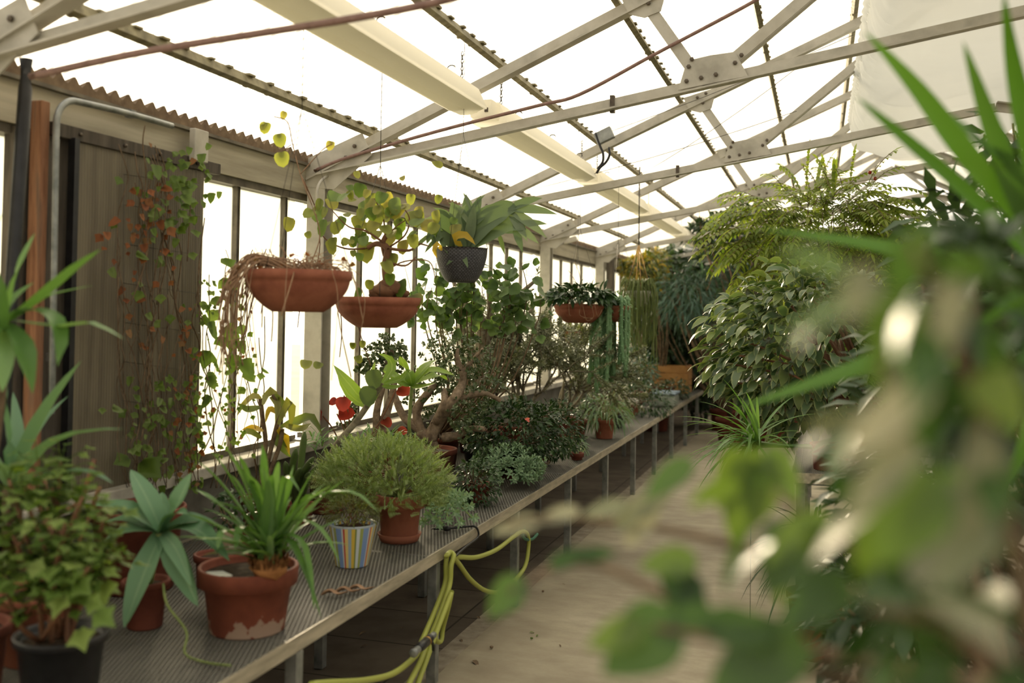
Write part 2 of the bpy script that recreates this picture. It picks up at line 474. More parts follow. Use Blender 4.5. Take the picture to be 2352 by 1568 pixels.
TL = [None, 'nearest white steel roof truss, its blurred beams crossing the top left corner',
      'white steel roof truss rising from the column left of the two big terracotta bowls',
      'white steel roof truss whose column stands behind the black hanging pot',
      'white steel roof truss whose column stands behind the tall ivy leaved plant',
      'white steel roof truss whose column stands just left of the far brown timber post',
      'white steel roof truss near the back, just before the dark foliage',
      'farthest white steel roof truss against the end boards']
bolt_me = None
def bolt(p, parent):
    global bolt_me
    if bolt_me is None:
        b = MB(); b.lathe((0, 0, 0), [(.011, 0), (.011, .008), (.004, .011)], 6, V((0, -1, 0)))
        o = b.build('bolt', M['bolt'], None, False); bolt_me = o.data; bpy.data.objects.remove(o)
    o = bpy.data.objects.new('bolt', bolt_me); COL.objects.link(o); o.parent = parent
    o.location = V(p) - V(parent['_o'])
for i, Y in enumerate(TY):
    if i == 0: continue
    t = thing('roof_truss', TL[i], 'roof truss', (-2.68, Y, .895), 'steel roof trusses')
    c = MB(); c.box((-2.68, Y, 1.63), (.012, .10, 1.47)); c.box((-2.63, Y - .05, 1.63), (.10, .012, 1.47)); c.box((-2.63, Y + .05, 1.63), (.10, .012, 1.47))
    c.box((-2.66, Y, .9), (.16, .16, .012)); c.build('column', M['steel'], t, False, .002)
    c = MB(); c.box((4.9, Y, 1.63), (.1, .1, 1.47)); c.build('column', M['steel'], t, False)
    for sgn in (1, -1):
        X = (lambda x: x) if sgn == 1 else (lambda x: 2*RX - x)
        r = MB(); r.angle((X(-2.70), Y, zr(-2.70)), (X(RX), Y, zr(RX)), .072, .010, flip=-1)
        r.build('rafter', M['steel'], t, False)
        r = MB(); r.angle((X(-2.62), Y - .03, ztie(-2.62)), (X(RX), Y - .03, ztie(RX)), .056, .009, flip=-1)
        r.build('tie_bar', M['steel'], t, False)
        r = MB(); r.bar((X(-.86), Y - .045, zr(-.86) + .01), (X(-.55), Y - .045, ztie(-.55) - .01), .012, .058)
        r.build('strut', M['steel'], t, False)
        r = MB(); r.angle((X(-.46), Y - .045, ztie(-.46) + .05), (X(.95), Y - .045, zr(.95) - .02), .055, .009, flip=1)
        r.build('diagonal', M['steel'], t, False)
        def plate(pts, y):
            g = MB(); b = [V((X(a), y, z)) for a, z in pts]; f = [p + V((0, .008, 0)) for p in b]; m = len(b)
            g.add(b + f, [tuple(range(m)), tuple(range(2*m - 1, m - 1, -1))] + [(k, (k + 1) % m, m + (k + 1) % m, m + k) for k in range(m)])
            return g.build('gusset_plate', M['steel'], t, False)
        zt = ztie(-.55)
        pa = plate([(-.67, zt - .03), (-.63, zt + .11), (-.52, zt + .13), (-.40, zt + .14), (-.34, zt + .02)], Y - .058)
        pb = plate([(-.92, zr(-.92) - .05), (-.96, zr(-.9) + .03), (-.72, zr(-.75) + .03), (-.76, zr(-.8) - .10), (-.84, zr(-.86) - .10)], Y - .058)
        pc = plate([(-2.70, 2.28), (-2.72, 2.42), (-2.36, 2.56), (-2.30, 2.44), (-2.52, 2.26)], Y - .058)
        if sgn == 1 and i < 6:
            for x, z in ((-.63, zt + .01), (-.56, zt + .022), (-.49, zt + .034), (-.62, zt + .08), (-.605, zt + .115),
                         (-.40, zt + .085), (-.37, zt + .12), (-.86, zr(-.86) + .01), (-.80, zr(-.8) + .01), (-.82, zr(-.82) - .05),
                         (-2.62, 2.36), (-2.55, 2.39), (-2.45, 2.43), (-2.4, 2.49)):
                bolt((x, Y - .06, z), pc if x < -2 else pb if x < -.7 else pa)
    if i in (2, 3):                  # clamps round the tie bars
        r = MB(); r.box((-1.0, Y - .03, ztie(-1.0)), (.022, .03, .085)); r.build('clamp', M['bolt'], t, False)

# cables drooping along the trusses and across the roof
def cable(name, label, pts, r, mat='cable', n=6):
    mb = MB(); mb.tube(curve(pts, n), r, 6); return tag(mb.build(name, M[mat]), label, 'cable')
Y = 4.83
cable('roof_cable', 'reddish brown cable climbing past the lamp end to the roof at the second truss',
      [ony(*p, Y) for p in ((722, 392), (804, 360), (1010, 300), (1234, 243), (1331, 217), (1494, 130), (1575, 87), (1725, 7), (1800, -40))], .009)
Y = 2.46
cable('roof_cable', 'blurred dark cable sloping across the top left corner under the nearest truss',
      [ony(*p, Y) for p in ((70, 176), (230, 140), (367, 113), (600, 76), (784, 47), (990, 8), (1130, -30))], .011)
for k, (a, b, lab) in enumerate((((1290, 340), (1960, 80), 'thin wire strung between the second and third trusses'),
                                 ((1470, 402), (1825, 160), 'thin wire crossing the struts in the middle of the roof'),
                                 ((1180, 445), (1830, 255), 'thin level wire low across the far half of the roof'))):
    p, q = ony(*a, 7.15), ony(*b, 7.15)
    mb = MB(); mb.tube(sag(p, q, .03, 6), .0022, 4); tag(mb.build('roof_wire', M['wire']), lab, 'wire', 'thin wires under the roof')

# ================================================================== LAMPS
LL = ['blurred white lamp housing nearest the camera, washed out by the sun',
      'white lamp housing in the middle of the row, second from the camera',
      'third white lamp housing from the camera, past the hanging cables',
      'fourth white lamp housing from the camera',
      'farthest small white lamp housing before the dark foliage']
LX, LZ = -1.69, 2.645
for i, (y0, y1) in enumerate(((2.35, 4.66), (4.98, 7.2), (7.42, 9.6), (9.85, 12.1), (12.35, 14.5))):
    t = thing('tube_lamp', LL[i], 'lamp', (LX, y0, LZ), 'tube lamps hung in a row')
    def prism(sec, a, b):
        m = MB(); n = len(sec)
        m.add([(LX + x, a, LZ + z) for x, z in sec] + [(LX + x, b, LZ + z) for x, z in sec],
              [tuple(range(n)), tuple(range(2*n - 1, n - 1, -1))] + [(k, n + k, n + (k + 1) % n, (k + 1) % n) for k in range(n)])
        return m
    prism([(-.10, -.02), (-.055, .075), (.055, .075), (.10, -.02), (.10, -.03), (-.10, -.03)], y0, y1).build('housing', M['lampw'], t, False, .003)
    prism([(-.093, -.03), (.093, -.03), (.03, -.058), (-.03, -.058)], y0 + .12, y1 - .02).build('diffuser', M['lens'], t, False, .003)
    m = MB(); m.box((LX, y0 - .06, LZ + .02), (.12, .13, .09)); m.build('end_box', M['lampw'], t, False, .006)
    m = MB()
    for dx in (-.03, .03): m.box((LX + dx, y0 - .127, LZ + .01), (.018, .008, .022))
    m.build('socket', M['bolt'], t, False)
    for yy in (y0 + .15, y1 - .15):
        m = MB(); zt_ = zr(LX) + .06; k = 0; z = LZ + .078
        while z < zt_:
            c = []
            for j in range(9):
                a = 2*PI*j/8; o = V((.006*math.cos(a), 0, .012*math.sin(a))) if k % 2 else V((0, .006*math.cos(a), .012*math.sin(a)))
                c.append(V((LX + .02, yy, z + .01)) + o)
            m.tube(c, .0022, 4, False); z += .018; k += 1
        m.build('chain', M['wire'], t)
    for j in range(3):
        yy = y0 + (j + .5)*(y1 - y0)/3
        m = MB(); m.tube([(LX + .055 + .02*math.cos(a), yy, LZ + .085 + .014*math.sin(a)) for a in [PI*q/5 for q in range(6)]], .003, 4)
        m.build('hook', M['wire'], t)

# junction box with the looping cables
jb = ony(1388, 312, 6.9)
t = thing('junction_box', 'small metal junction box with looping black cables above the lamps', 'junction box', jb)
m = MB(); m.box(jb, (.13, .05, .085), Matrix.Rotation(-.42, 3, 'Y')); m.build('case', M['galv'], t, False, .004)
for pts in (((1368, 305), (1378, 335), (1385, 352), (1384, 372), (1372, 388)), ((1398, 338), (1400, 355), (1392, 372), (1378, 385), (1370, 398))):
    m = MB(); m.tube(curve([ony(*p, 6.88) for p in pts], 6), .009, 7); m.build('cable', M['black'], t)

# ================================================================== POLYTHENE DUCT on the ties
mb = MB(); CX, HW, HH = .92, .70, .34
NY, NA = 150, 44; y0, y1 = 1.8, 10.1; vs = []; fs = []
for i in range(NY + 1):
    y = y0 + (y1 - y0)*i/NY
    e = max(0, (y - (y1 - .9))/.9); k = math.sqrt(max(0.0, 1 - e*e*.985))
    near = min(abs(y - ty) for ty in TY); lift = .03*math.exp(-(near/.12)**2)
    for j in range(NA):
        a = 2*PI*j/NA; ca, sa = math.cos(a), math.sin(a)
        x = CX + HW*k*(abs(ca)**.75)*(1 if ca > 0 else -1) + .10*e*e
        z = ztie(min(x, RX)) + .09 + (HH*k*(1 + (abs(sa)**.8)*(1 if sa > 0 else -1))) + (lift if sa < 0 else -.0) + .10*(1 - k)
        wr = .010*math.sin(y*23 + 3*math.sin(a*3)) + .008*math.sin(y*61 + a*2)
        if ca < -.82: x += .028*(ca < -.82)*abs(math.sin(y*PI/.17))**.5*(-ca - .82)/.18; wr += .014*math.sin(y*PI*2/.17)
        z += wr*.5 + .02*math.sin(a*5 + y*2.1)*(sa < 0)
        vs.append((x + wr*.4, y, min(z, zr(min(x, RX)) - .06 if x <= RX else 9)))
for i in range(NY):
    for j in range(NA): a = i*NA + j; b = i*NA + (j + 1) % NA; fs.append((a, b, b + NA, a + NA))
fs.append(tuple(NY*NA + j for j in range(NA))); fs.append(tuple(range(NA - 1, -1, -1)))
mb.add(vs, fs)
t = thing('air_duct', 'wide inflated white plastic air duct lying across the roof trusses at right', 'air duct', (CX, 6, 3.1))
mb.build('film', M['poly'], t)
mb = MB(); vs = []; fs = []; n = 640    # the puckered seam along its side
for i in range(n + 1):
    yy = 2.6 + i*.01; x = CX - HW - .002; z = ztie(x) + .09 + HH; q = abs(math.sin(yy*PI/.15))
    vs += [(x + .004, yy, z + .03), (x - .014*q, yy, z), (x + .012 + .05*q, yy, z - .03 - .05*q)]
for i in range(n): a = 3*i; fs += [(a, a + 1, a + 4, a + 3), (a + 1, a + 2, a + 5, a + 4)]
mb.add(vs, fs); mb.build('seam', M['poly'], t)

# ================================================================== LEFT WALL FITTINGS
t = thing('ribbed_panel', 'tall grey brown ribbed plastic panel standing against the left windows', 'panel', (-2.66, 3.45, .9))
m = MB(); m.box((-2.665, 3.455, 1.555), (.02, .80, 1.33)); m.build('sheet', M['panel'], t, False, .002)
m = MB(); m.box((-2.66, 3.44, 2.245), (.035, 1.05, .05)); tr = m.build('top_rail', M['greyw'], t, False, .003)
m = MB(); m.box((-2.64, 3.02, 1.56), (.03, .025, 1.33)); m.build('side_strip', M['black'], t, False)
for y in (3.05, 3.3, 3.52, 3.78):
    m = MB(); m.lathe((-2.64, y, 2.245), [(.008, 0), (.008, .006), (.003, .008)], 6, V((1, 0, 0))); m.build('screw', M['bolt'], tr)
m = MB(); m.box((-2.62, 3.76, 2.32), (.03, .10, .14)); tag(m.build('wall_bracket', M['steel'], None, False, .003), 'small pale metal bracket on the eave board above the ribbed panel', 'bracket')
d0 = onx(58, 205, -2.5); d1 = onx(12, 880, -2.5)
m = MB(); m.tube([d0 + V((0, 0, .1)), d0, (d0 + d1)/2, d1, V((d1.x, d1.y, .6))], .022, 12)
tag(m.build('drain_pipe', M['black']), 'black vertical drain pipe at the left edge of the picture', 'pipe')
a = onx(98, 260, -2.64)
m = MB(); m.box((-2.65, a.y, 1.62), (.05, .04, 1.42)); tag(m.build('timber_post', M['rust'], None, False, .004), 'orange brown weathered timber post beside the black drain pipe', 'post')
m = MB(); m.box((-2.715, (a.y - .07 + 3.14)/2, 1.57), (.05, 3.14 - a.y + .07, 1.33))
tag(m.build('door_post', M['greyw'], None, False, .004), 'dark grey timber framing behind the orange brown post', 'post')
c = [onx(*p, -2.60) for p in ((118, 950), (122, 700), (127, 400), (129, 300), (133, 262), (146, 240), (165, 232), (190, 236), (300, 262), (395, 289))]
m = MB(); m.tube(curve(c[:3], 3)[:-1] + curve(c[2:], 5), .0125, 10)
t = tag(m.build('conduit_pipe', M['galv']), 'thin grey metal conduit bending from vertical to run along the eave', 'pipe')
for p in ((120, 820), (300, 262)):
    q = onx(*p, -2.61); m = MB(); m.box(q, (.03, .03, .03)); k = m.build('clip', M['galv'], None, False); k.parent = t
c = [onx(*p, -2.56) for p in ((730, 470), (728, 440), (738, 415), (765, 398), (800, 392))]
m = MB(); m.tube(curve(c, 5), .008, 8); tag(m.build('conduit_pipe', M['steel']), 'short white bent conduit on the truss joint above the terracotta bowls', 'pipe')
c = ony(1310, 551, 10.2)
m = MB(); m.box(c, (.14, .06, .05), Matrix.Rotation(-.25, 3, 'Y')); t = tag(m.build('small_box', M['steel'], None, False, .004), 'small white box on a rod near the far column top', 'junction box')
m = MB(); m.tube([ony(1295, 558, 10.2), ony(1242, 592, 10.2)], .008, 6); k = m.build('rod', M['steel']); k.parent = t

# ================================================================== BENCHES
BZ = .566
def bench(label, x0, x1, y0, y1, z, step, yfirst):
    t = thing('plant_bench', label, 'bench', ((x0 + x1)/2, (y0 + y1)/2, 0))
    m = MB(); m.box(((x0 + x1)/2, (y0 + y1)/2, z - .004), (x1 - x0 - .01, y1 - y0 - .01, .004)); m.build('mesh_top', M['mesh'], t, False)
    for x in (x0, x1):
        s = 1 if x == x0 else -1
        m = MB(); m.box((x, (y0 + y1)/2, z - .018), (.004, y1 - y0, .05)); m.box((x + s*.018, (y0 + y1)/2, z - .0105), (.034, y1 - y0, .004))
        m.build('edge_rail', M['rail'], t, False)
    for y in (y0, y1):
        m = MB(); m.box(((x0 + x1)/2, y, z - .02), (x1 - x0, .004, .05)); m.build('end_rail', M['rail'], t, False)
    y = yfirst
    while y < y1:
        for x in (x0 + (.56 if x0 < -2 else .04), x1 - .024):
            m = MB(); m.box((x, y, (z - .05)/2), (.042, .042, z - .05)); m.build('leg', M['galv'], t, False, .002)
        m = MB(); m.box(((x0 + x1)/2, y, z - .045), (x1 - x0 - .02, .035, .04)); m.build('cross_bar', M['galv'], t, False)
        y += step
    return t
bench('long low metal mesh plant bench running along the left windows', -2.70, -1.575, .4, 14.6, BZ, 1.205, 1.66)
bench('metal plant bench on the right carrying the big variegated bush', -.13, 1.25, 5.1, 9.5, .84, 1.4, 5.2)
# ================================================================== PLANT MATERIALS
M['terra'] = rough_mat('terracotta', S(122, 68, 50), S(150, 92, 70), 9, .8, 0, .3, .15, c3=S(136, 80, 62))
M['terrad'] = rough_mat('dark_terracotta', S(92, 48, 36), S(124, 68, 52), 9, .8, 0, .3, .15)
def mk_limed():
    k = NT('limed_terracotta'); v = k.coords(); n = k.noise(9, 5, v); c = k.n('ShaderNodeTexCoord'); sx = k.n('ShaderNodeSeparateXYZ'); k.l(c.outputs['Object'], sx.inputs[0])
    col = k.ramp(n.outputs[0], [(.3, S(104, 54, 40)), (.7, S(138, 76, 56))])
    f = k.math('MULTIPLY', k.math('LESS_THAN', sx.outputs[2], k.math('MULTIPLY', k.math('SUBTRACT', n.outputs[0], .46), .36)), .6)
    col = k.mix(f, col, S(190, 172, 152))
    return k.done(k.bsdf(col, .8, 0, .3, n.outputs[0], .15, .004))
M['limed'] = mk_limed()
def mk_striped():
    k = NT('striped_glaze'); c = k.n('ShaderNodeTexCoord'); sx = k.n('ShaderNodeSeparateXYZ'); k.l(c.outputs['Object'], sx.inputs[0])
    a = k.math('ADD', k.math('DIVIDE', k.math('ARCTAN2', sx.outputs[1], sx.outputs[0]), 2*PI), .5)
    fr = k.math('FRACT', k.math('MULTIPLY', a, 5.0))
    r = k.n('ShaderNodeValToRGB'); r.color_ramp.interpolation = 'CONSTANT'; e = r.color_ramp.elements
    st = [(0, S(120, 146, 190)), (.22, S(196, 200, 196)), (.28, S(178, 60, 58)), (.34, S(214, 190, 120)), (.46, S(150, 168, 180)), (.58, S(206, 176, 70)), (.70, S(120, 132, 70)), (.76, S(196, 204, 206)), (.88, S(150, 160, 90))]
    e[0].position, e[0].color = st[0]; e[1].position, e[1].color = st[-1]
    for p, q in st[1:-1]:
        x = e.new(p); x.color = q
    k.l(fr, r.inputs[0])
    top = k.math('GREATER_THAN', sx.outputs[2], .163)
    col = k.mix(top, r.outputs[0], S(170, 180, 186))
    return k.done(k.bsdf(col, .35, 0, .5))
M['striped'] = mk_striped()
def mk_weave():
    k = NT('woven_plastic'); v = k.coords((1, 1, 1)); w = k.n('ShaderNodeTexBrick'); 
    c = k.n('ShaderNodeTexCoord'); sx = k.n('ShaderNodeSeparateXYZ'); k.l(c.outputs['Object'], sx.inputs[0])
    a = k.math('ARCTAN2', sx.outputs[1], sx.outputs[0]); cb = k.n('ShaderNodeCombineXYZ')
    k.l(k.math('MULTIPLY', a, 6), cb.inputs[0]); k.l(k.math('MULTIPLY', sx.outputs[2], 130), cb.inputs[1]); k.l(cb.outputs[0], w.inputs['Vector'])
    w.inputs['Scale'].default_value = 1; w.inputs['Brick Width'].default_value = .9; w.inputs['Row Height'].default_value = 1; w.inputs['Mortar Size'].default_value = .12
    w.inputs['Color1'].default_value = S(92, 92, 98); w.inputs['Color2'].default_value = S(72, 72, 78); w.inputs['Mortar'].default_value = S(24, 24, 27)
    inv = k.math('SUBTRACT', 1, w.outputs['Fac'])
    return k.done(k.bsdf(w.outputs['Color'], .45, 0, .5, inv, .8, .004))
M['weave'] = mk_weave()
M['soil'] = rough_mat('soil', S(44, 34, 26), S(74, 60, 46), 40, .95, 0, .2, .8, dist=.012)
M['roots'] = rough_mat('root_fibre', S(140, 92, 52), S(176, 122, 74), 40, .95)
M['bark'] = rough_mat('bark', S(84, 68, 52), S(128, 108, 84), 30, .9, 0, .3, .6)
M['jadebark'] = rough_mat('jade_bark', S(108, 92, 76), S(160, 140, 118), 35, .85, 0, .3, .7)
M['greybark'] = rough_mat('grey_bark', S(104, 96, 80), S(150, 140, 118), 30, .85, 0, .3, .6)
M['redstem'] = rough_mat('reddish_stem', S(104, 70, 50), S(134, 94, 66), 20, .7)
M['greenstem'] = rough_mat('green_stem', S(100, 116, 60), S(132, 146, 82), 20, .6)
M['drystem'] = rough_mat('dry_stem', S(128, 100, 76), S(166, 134, 106), 30, .9)
M['white'] = rough_mat('white_plastic', S(214, 214, 208), S(232, 232, 226), 10, .4)
M['cloth'] = rough_mat('off_white', S(206, 200, 186), S(226, 222, 212), 10, .8)
L = {}
L['blue'] = leaf_mat('blue_green_leaf', [S(92, 128, 98), S(112, 146, 118), S(128, 158, 132)], .3, .45)
L['agave'] = leaf_mat('agave_leaf', [S(86, 122, 88), S(104, 142, 106), S(120, 152, 122)], .22, .45, rib=S(134, 164, 128))
L['grass'] = leaf_mat('strap_leaf', [S(78, 114, 54), S(100, 138, 72), S(124, 156, 106)], .36, .4)
L['geran'] = leaf_mat('geranium_leaf', [S(84, 112, 44), S(106, 132, 58), S(126, 146, 74)], .42, .55)
L['vine'] = leaf_mat('vine_leaf', [S(88, 112, 40), S(112, 136, 56), S(128, 146, 88)], .5, .5)
L['yvine'] = leaf_mat('yellowing_vine_leaf', [S(122, 132, 58), S(146, 150, 76), S(170, 160, 84)], .5, .5)
L['dry'] = leaf_mat('dry_leaf', [S(122, 72, 42), S(150, 92, 54), S(138, 106, 70)], .4, .8)
L['feather'] = leaf_mat('feathery_leaf', [S(128, 148, 84), S(150, 168, 110), S(172, 186, 136)], .4, .6)
L['fern'] = leaf_mat('small_fern_leaf', [S(84, 92, 46), S(112, 114, 62)], .4, .6)
L['jade'] = leaf_mat('jade_leaf', [S(66, 82, 48), S(84, 100, 64), S(112, 124, 92)], .1, .3)
L['darkbush'] = leaf_mat('dark_bush_leaf', [S(34, 54, 30), S(48, 74, 38), S(70, 96, 54)], .2, .32)
L['sedum'] = leaf_mat('grey_green_leaf', [S(112, 142, 108), S(132, 160, 126), S(148, 172, 138)], .2, .5)
L['ivy'] = leaf_mat('ivy_leaf', [S(68, 92, 50), S(88, 114, 64), S(116, 138, 92)], .42, .45)
L['needle'] = leaf_mat('needle_leaf', [S(96, 104, 76), S(128, 134, 104), S(164, 166, 138)], .2, .4)
L['cane'] = leaf_mat('cane_leaf', [S(118, 148, 62), S(138, 166, 80), S(150, 176, 96)], .45, .38, rib=S(170, 190, 120))
L['pad'] = leaf_mat('pad_leaf', [S(92, 112, 66), S(110, 128, 80)], .3, .4)
L['red'] = leaf_mat('red_leaf', [S(150, 48, 34), S(176, 62, 44), S(160, 66, 40)], .45, .5, tint=(1.3, .8, .6))
L['curl'] = leaf_mat('curling_leaf', [S(92, 108, 56), S(112, 122, 72), S(196, 162, 46)], .35, .45)
L['stag'] = leaf_mat('staghorn_leaf', [S(88, 108, 78), S(108, 126, 94), S(128, 142, 112)], .25, .6)
L['yellow'] = leaf_mat('yellow_leaf', [S(190, 158, 54), S(206, 176, 78)], .4, .6)
L['varieg'] = leaf_mat('variegated_leaf', [S(58, 82, 50), S(78, 102, 66), S(104, 124, 92), S(120, 136, 78)], .26, .36, edge=S(138, 148, 100), spec=.5)
L['compound'] = leaf_mat('compound_leaf', [S(104, 126, 48), S(130, 146, 62), S(152, 162, 84)], .45, .42)
L['far'] = leaf_mat('far_leaf', [S(40, 58, 36), S(58, 78, 50), S(74, 96, 70)], .2, .4)
L['farblue'] = leaf_mat('far_grey_leaf', [S(70, 98, 86), S(92, 120, 106)], .25, .45)
L['moss'] = leaf_mat('mossy_leaf', [S(122, 132, 36), S(142, 148, 52)], .4, .6)
L['burro'] = leaf_mat('trailing_leaf', [S(112, 152, 108), S(142, 176, 132)], .2, .5)
L['yucca'] = leaf_mat('yucca_leaf', [S(60, 98, 30), S(78, 116, 40), S(66, 98, 50)], .3, .35)
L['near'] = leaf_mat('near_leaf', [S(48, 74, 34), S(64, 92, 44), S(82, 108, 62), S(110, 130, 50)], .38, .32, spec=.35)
L['nearsunlit'] = leaf_mat('near_pale_sunlit_leaf', [S(118, 124, 98), S(146, 146, 120), S(174, 170, 144)], .3, .5, spec=.3, tint=(1.1, 1.1, .85))  # pale variegated leaf, sunlit cream put into its colour

# ================================================================== GENERATORS
def pot(root, base, rt, rb, h, mat, rim=.03, lip=.008, soil=True, name='pot', n=40):
    m = MB(); b = V(base)
    pr = [(rb*.6, .0), (rb, 0.0), (rb*1.01, .004)]
    if rim: pr += [(rb + (rt - lip - rb)*(1 - rim/h), h - rim - .004), (rt, h - rim), (rt + .002, h - .004), (rt, h), (rt - .008, h)]
    else: pr += [(rt*.99, h - .006), (rt, h - .002), (rt - .003, h)]
    ri = rt - .012
    pr += [(ri, h - .008), (ri - .004, h - max(.02, h*.14))]
    m.lathe(b, pr, n); m.build(name, mat, root)
    if soil:
        s = MB(); s.lathe(b, [(ri - .002, h - max(.03, h*.2)), (ri - .003, h - max(.018, h*.12)), (ri*.5, h - max(.01, h*.07)), (.004, h - max(.008, h*.06))], 20)
        s.build('soil', M['soil'], root)
    return b + V((0, 0, h - .02))
def bowl(root, c, r, rb, h, mat, name='pot'):
    """a hanging bowl, c at the rim centre"""
    m = MB(); b = V(c) - V((0, 0, h))
    pr = [(rb*.5, 0), (rb, 0)]
    for i in range(1, 8):
        t = i/8; pr.append((rb + (r*.96 - rb)*math.sin(t*PI/2)**.85, (h - .034)*t))
    pr += [(r*.965, h - .036), (r, h - .032), (r + .003, h), (r - .008, h), (r - .014, h - .02)]
    m.lathe(b, pr, 44); m.build(name, mat, root)
    s = MB(); s.lathe(b, [(r - .02, h - .04), (r - .015, h - .018), (r*.5, h - .006), (.003, h - .004)], 24); s.build('soil', M['soil'], root)
def hangers(root, c, r, top, n=3, mat='wire', rad=.0016, ph=.4, hook=True):
    m = MB(); top = V(top); kn = V((c[0], c[1], top.z))
    for i in range(n):
        a = ph + 2*PI*i/n; m.tube([V(c) + V((r*math.cos(a), r*math.sin(a), 0)), kn], rad, 4)
    m.build('hanger', M[mat], root)
    if hook:
        z1 = zr(c[0]) + .1
        m = MB(); m.tube([kn, V((c[0], c[1], z1))], rad*1.2, 5); m.build('hook', M['wire'], root)
def px(path):                       # [(x, y, depth)...]
    return [at(*p) for p in path]
def bladepx(m, path, w, prof='sword', fold=.3, n=6, upv=None, roll=0):
    c = curve(px(path), max(2, n//(len(path) - 1)))
    m.blade(c, w, prof, upv or V((0, 0, 1)), fold, roll)
def bush(root, c, r, n, Lf, w, prof, mat, stemmat=None, base=None, ns=10, droop=.8, outw=1.0, seg=3, fold=.25, shell=.55, name='foliage', zmin=-1, jit=.7, stemr=.006, lobed=None):
    m = MB(); c = V(c); r = V(r)
    for _ in range(n):
        o = rdir(zmin); k = shell + (1 - shell)*U(0, 1)**.6; k *= 1 + .12*math.sin(o.x*5 + c.x*3) * math.sin(o.z*6 + 1)
        p = c + V((o.x*r.x, o.y*r.y, o.z*r.z))*k
        p.x = min(max(p.x, -2.58), 4.8); p.z = min(p.z, zr(p.x) - .08)
        if base is not None and p.z < V(base).z - .12: p.z = V(base).z + U(-.12, .08)
        d = (V((o.x, o.y, o.z*.6))*outw + rdir()*jit).normalized(); l = Lf*U(.65, 1.2)
        if lobed:
            nrm = (o + V((0, 0, .8)) + rdir()*.6).normalized()
            m.lobed(p, nrm, d + V((0, 0, -.4)), l*.5, *lobed)
        else: m.leaf(p, d, l, w*l/Lf*U(.85, 1.15), prof, seg, droop, fold, U(-.7, .7))
    o_ = m.build(name, mat, root)
    if stemmat and base is not None:
        s = MB()
        for _ in range(ns):
            o = rdir(-.2); e = c + V((o.x*r.x, o.y*r.y, o.z*r.z))*.8; b = V(base) + V((U(-.02, .02), U(-.02, .02), 0))
            mid = b.lerp(e, .5) + rdir()*.12*(e - b).length; mid.z = max(mid.z, b.z)
            s.tube(curve([b, mid, e], 4), [stemr*(1 - .7*i/8) for i in range(9)], 5)
        s.build('stems', stemmat, root)
    return o_
def twigs(mw, p, d, ln, r, depth, tips, spread=.7, kids=(2, 3), wig=.25, lift=.1, every=None):
    pts = [V(p)]; d = V(d).normalized(); q = V(p)
    for i in range(4):
        d = (d + rdir()*wig + V((0, 0, lift))).normalized(); q = q + d*ln/4; pts.append(q)
        if every is not None and depth <= every: tips.append((q, d))
    mw.tube(pts, [r*(1 - .1*i) for i in range(5)], 5 if r < .01 else 8)
    if depth == 0: tips.append((q, d)); return
    for _ in range(rng.randint(*kids)):
        nd = (d + rdir()*spread).normalized()
        twigs(mw, q, nd, ln*U(.65, .9), r*.62, depth - 1, tips, spread, kids, wig, lift, every)
def whorl(m, p, d, n, Lf, w, prof='lance', droop=.2, elev=.5, seg=3, fold=.2):
    d = V(d).normalized(); a, b = perp(d); ph = U(0, 6)
    for i in range(n):
        t = ph + i*2.399; e = elev + .9*(i/n)
        dd = (a*math.cos(t) + b*math.sin(t))*math.cos(e) + d*math.sin(e)
        m.leaf(V(p) + d*(.004*i), dd, Lf*U(.8, 1.1)*(1 - .35*i/n), w, prof, seg, droop, fold, 0, d)

# ================================================================== LEFT BENCH, from the camera backwards
def bz(x, y): return onz(x, y, BZ + .001)

# 1 tall cane plant at the frame's left edge
b = V((-2.16, 2.12, BZ))
t = thing('dracaena', 'tall plant with long sword leaves behind the black drain pipe at the left edge', 'plant', b)
top = pot(t, b, .11, .085, .19, M['terrad'])
m = MB(); m.tube(curve([top, at(-10, 1000, 2.62), at(18, 740, 2.6)], 5), .013, 8); m.build('stems', M['bark'], t)
m = MB()
for p, w_ in (([(18, 740, 2.6), (90, 690, 2.55), (170, 620, 2.5), (232, 572, 2.45)], .05), ([(18, 735, 2.6), (100, 685, 2.65), (160, 667, 2.7), (216, 655, 2.75)], .022),
             ([(20, 728, 2.6), (75, 712, 2.55), (125, 735, 2.5), (140, 790, 2.48), (132, 842, 2.47)], .055), ([(25, 735, 2.6), (140, 752, 2.5), (205, 742, 2.42), (285, 778, 2.35)], .036),
             ([(15, 740, 2.6), (50, 790, 2.5), (62, 840, 2.46), (75, 905, 2.45)], .06), ([(10, 735, 2.6), (30, 690, 2.62), (78, 648, 2.68)], .04),
             ([(10, 760, 2.55), (-15, 660, 2.5), (-20, 560, 2.5), (5, 490, 2.5)], .065), ([(10, 730, 2.6), (42, 620, 2.6), (80, 535, 2.65)], .03),
             ([(10, 740, 2.6), (-30, 780, 2.5), (-40, 850, 2.5)], .06), ([(5, 760, 2.6), (-60, 700, 2.5), (-120, 660, 2.5)], .05), ([(5, 745, 2.6), (12, 820, 2.5), (5, 900, 2.45)], .05)):
    bladepx(m, p, w_, 'lance', .35, 8)
m.build('foliage', L['grass'], t)

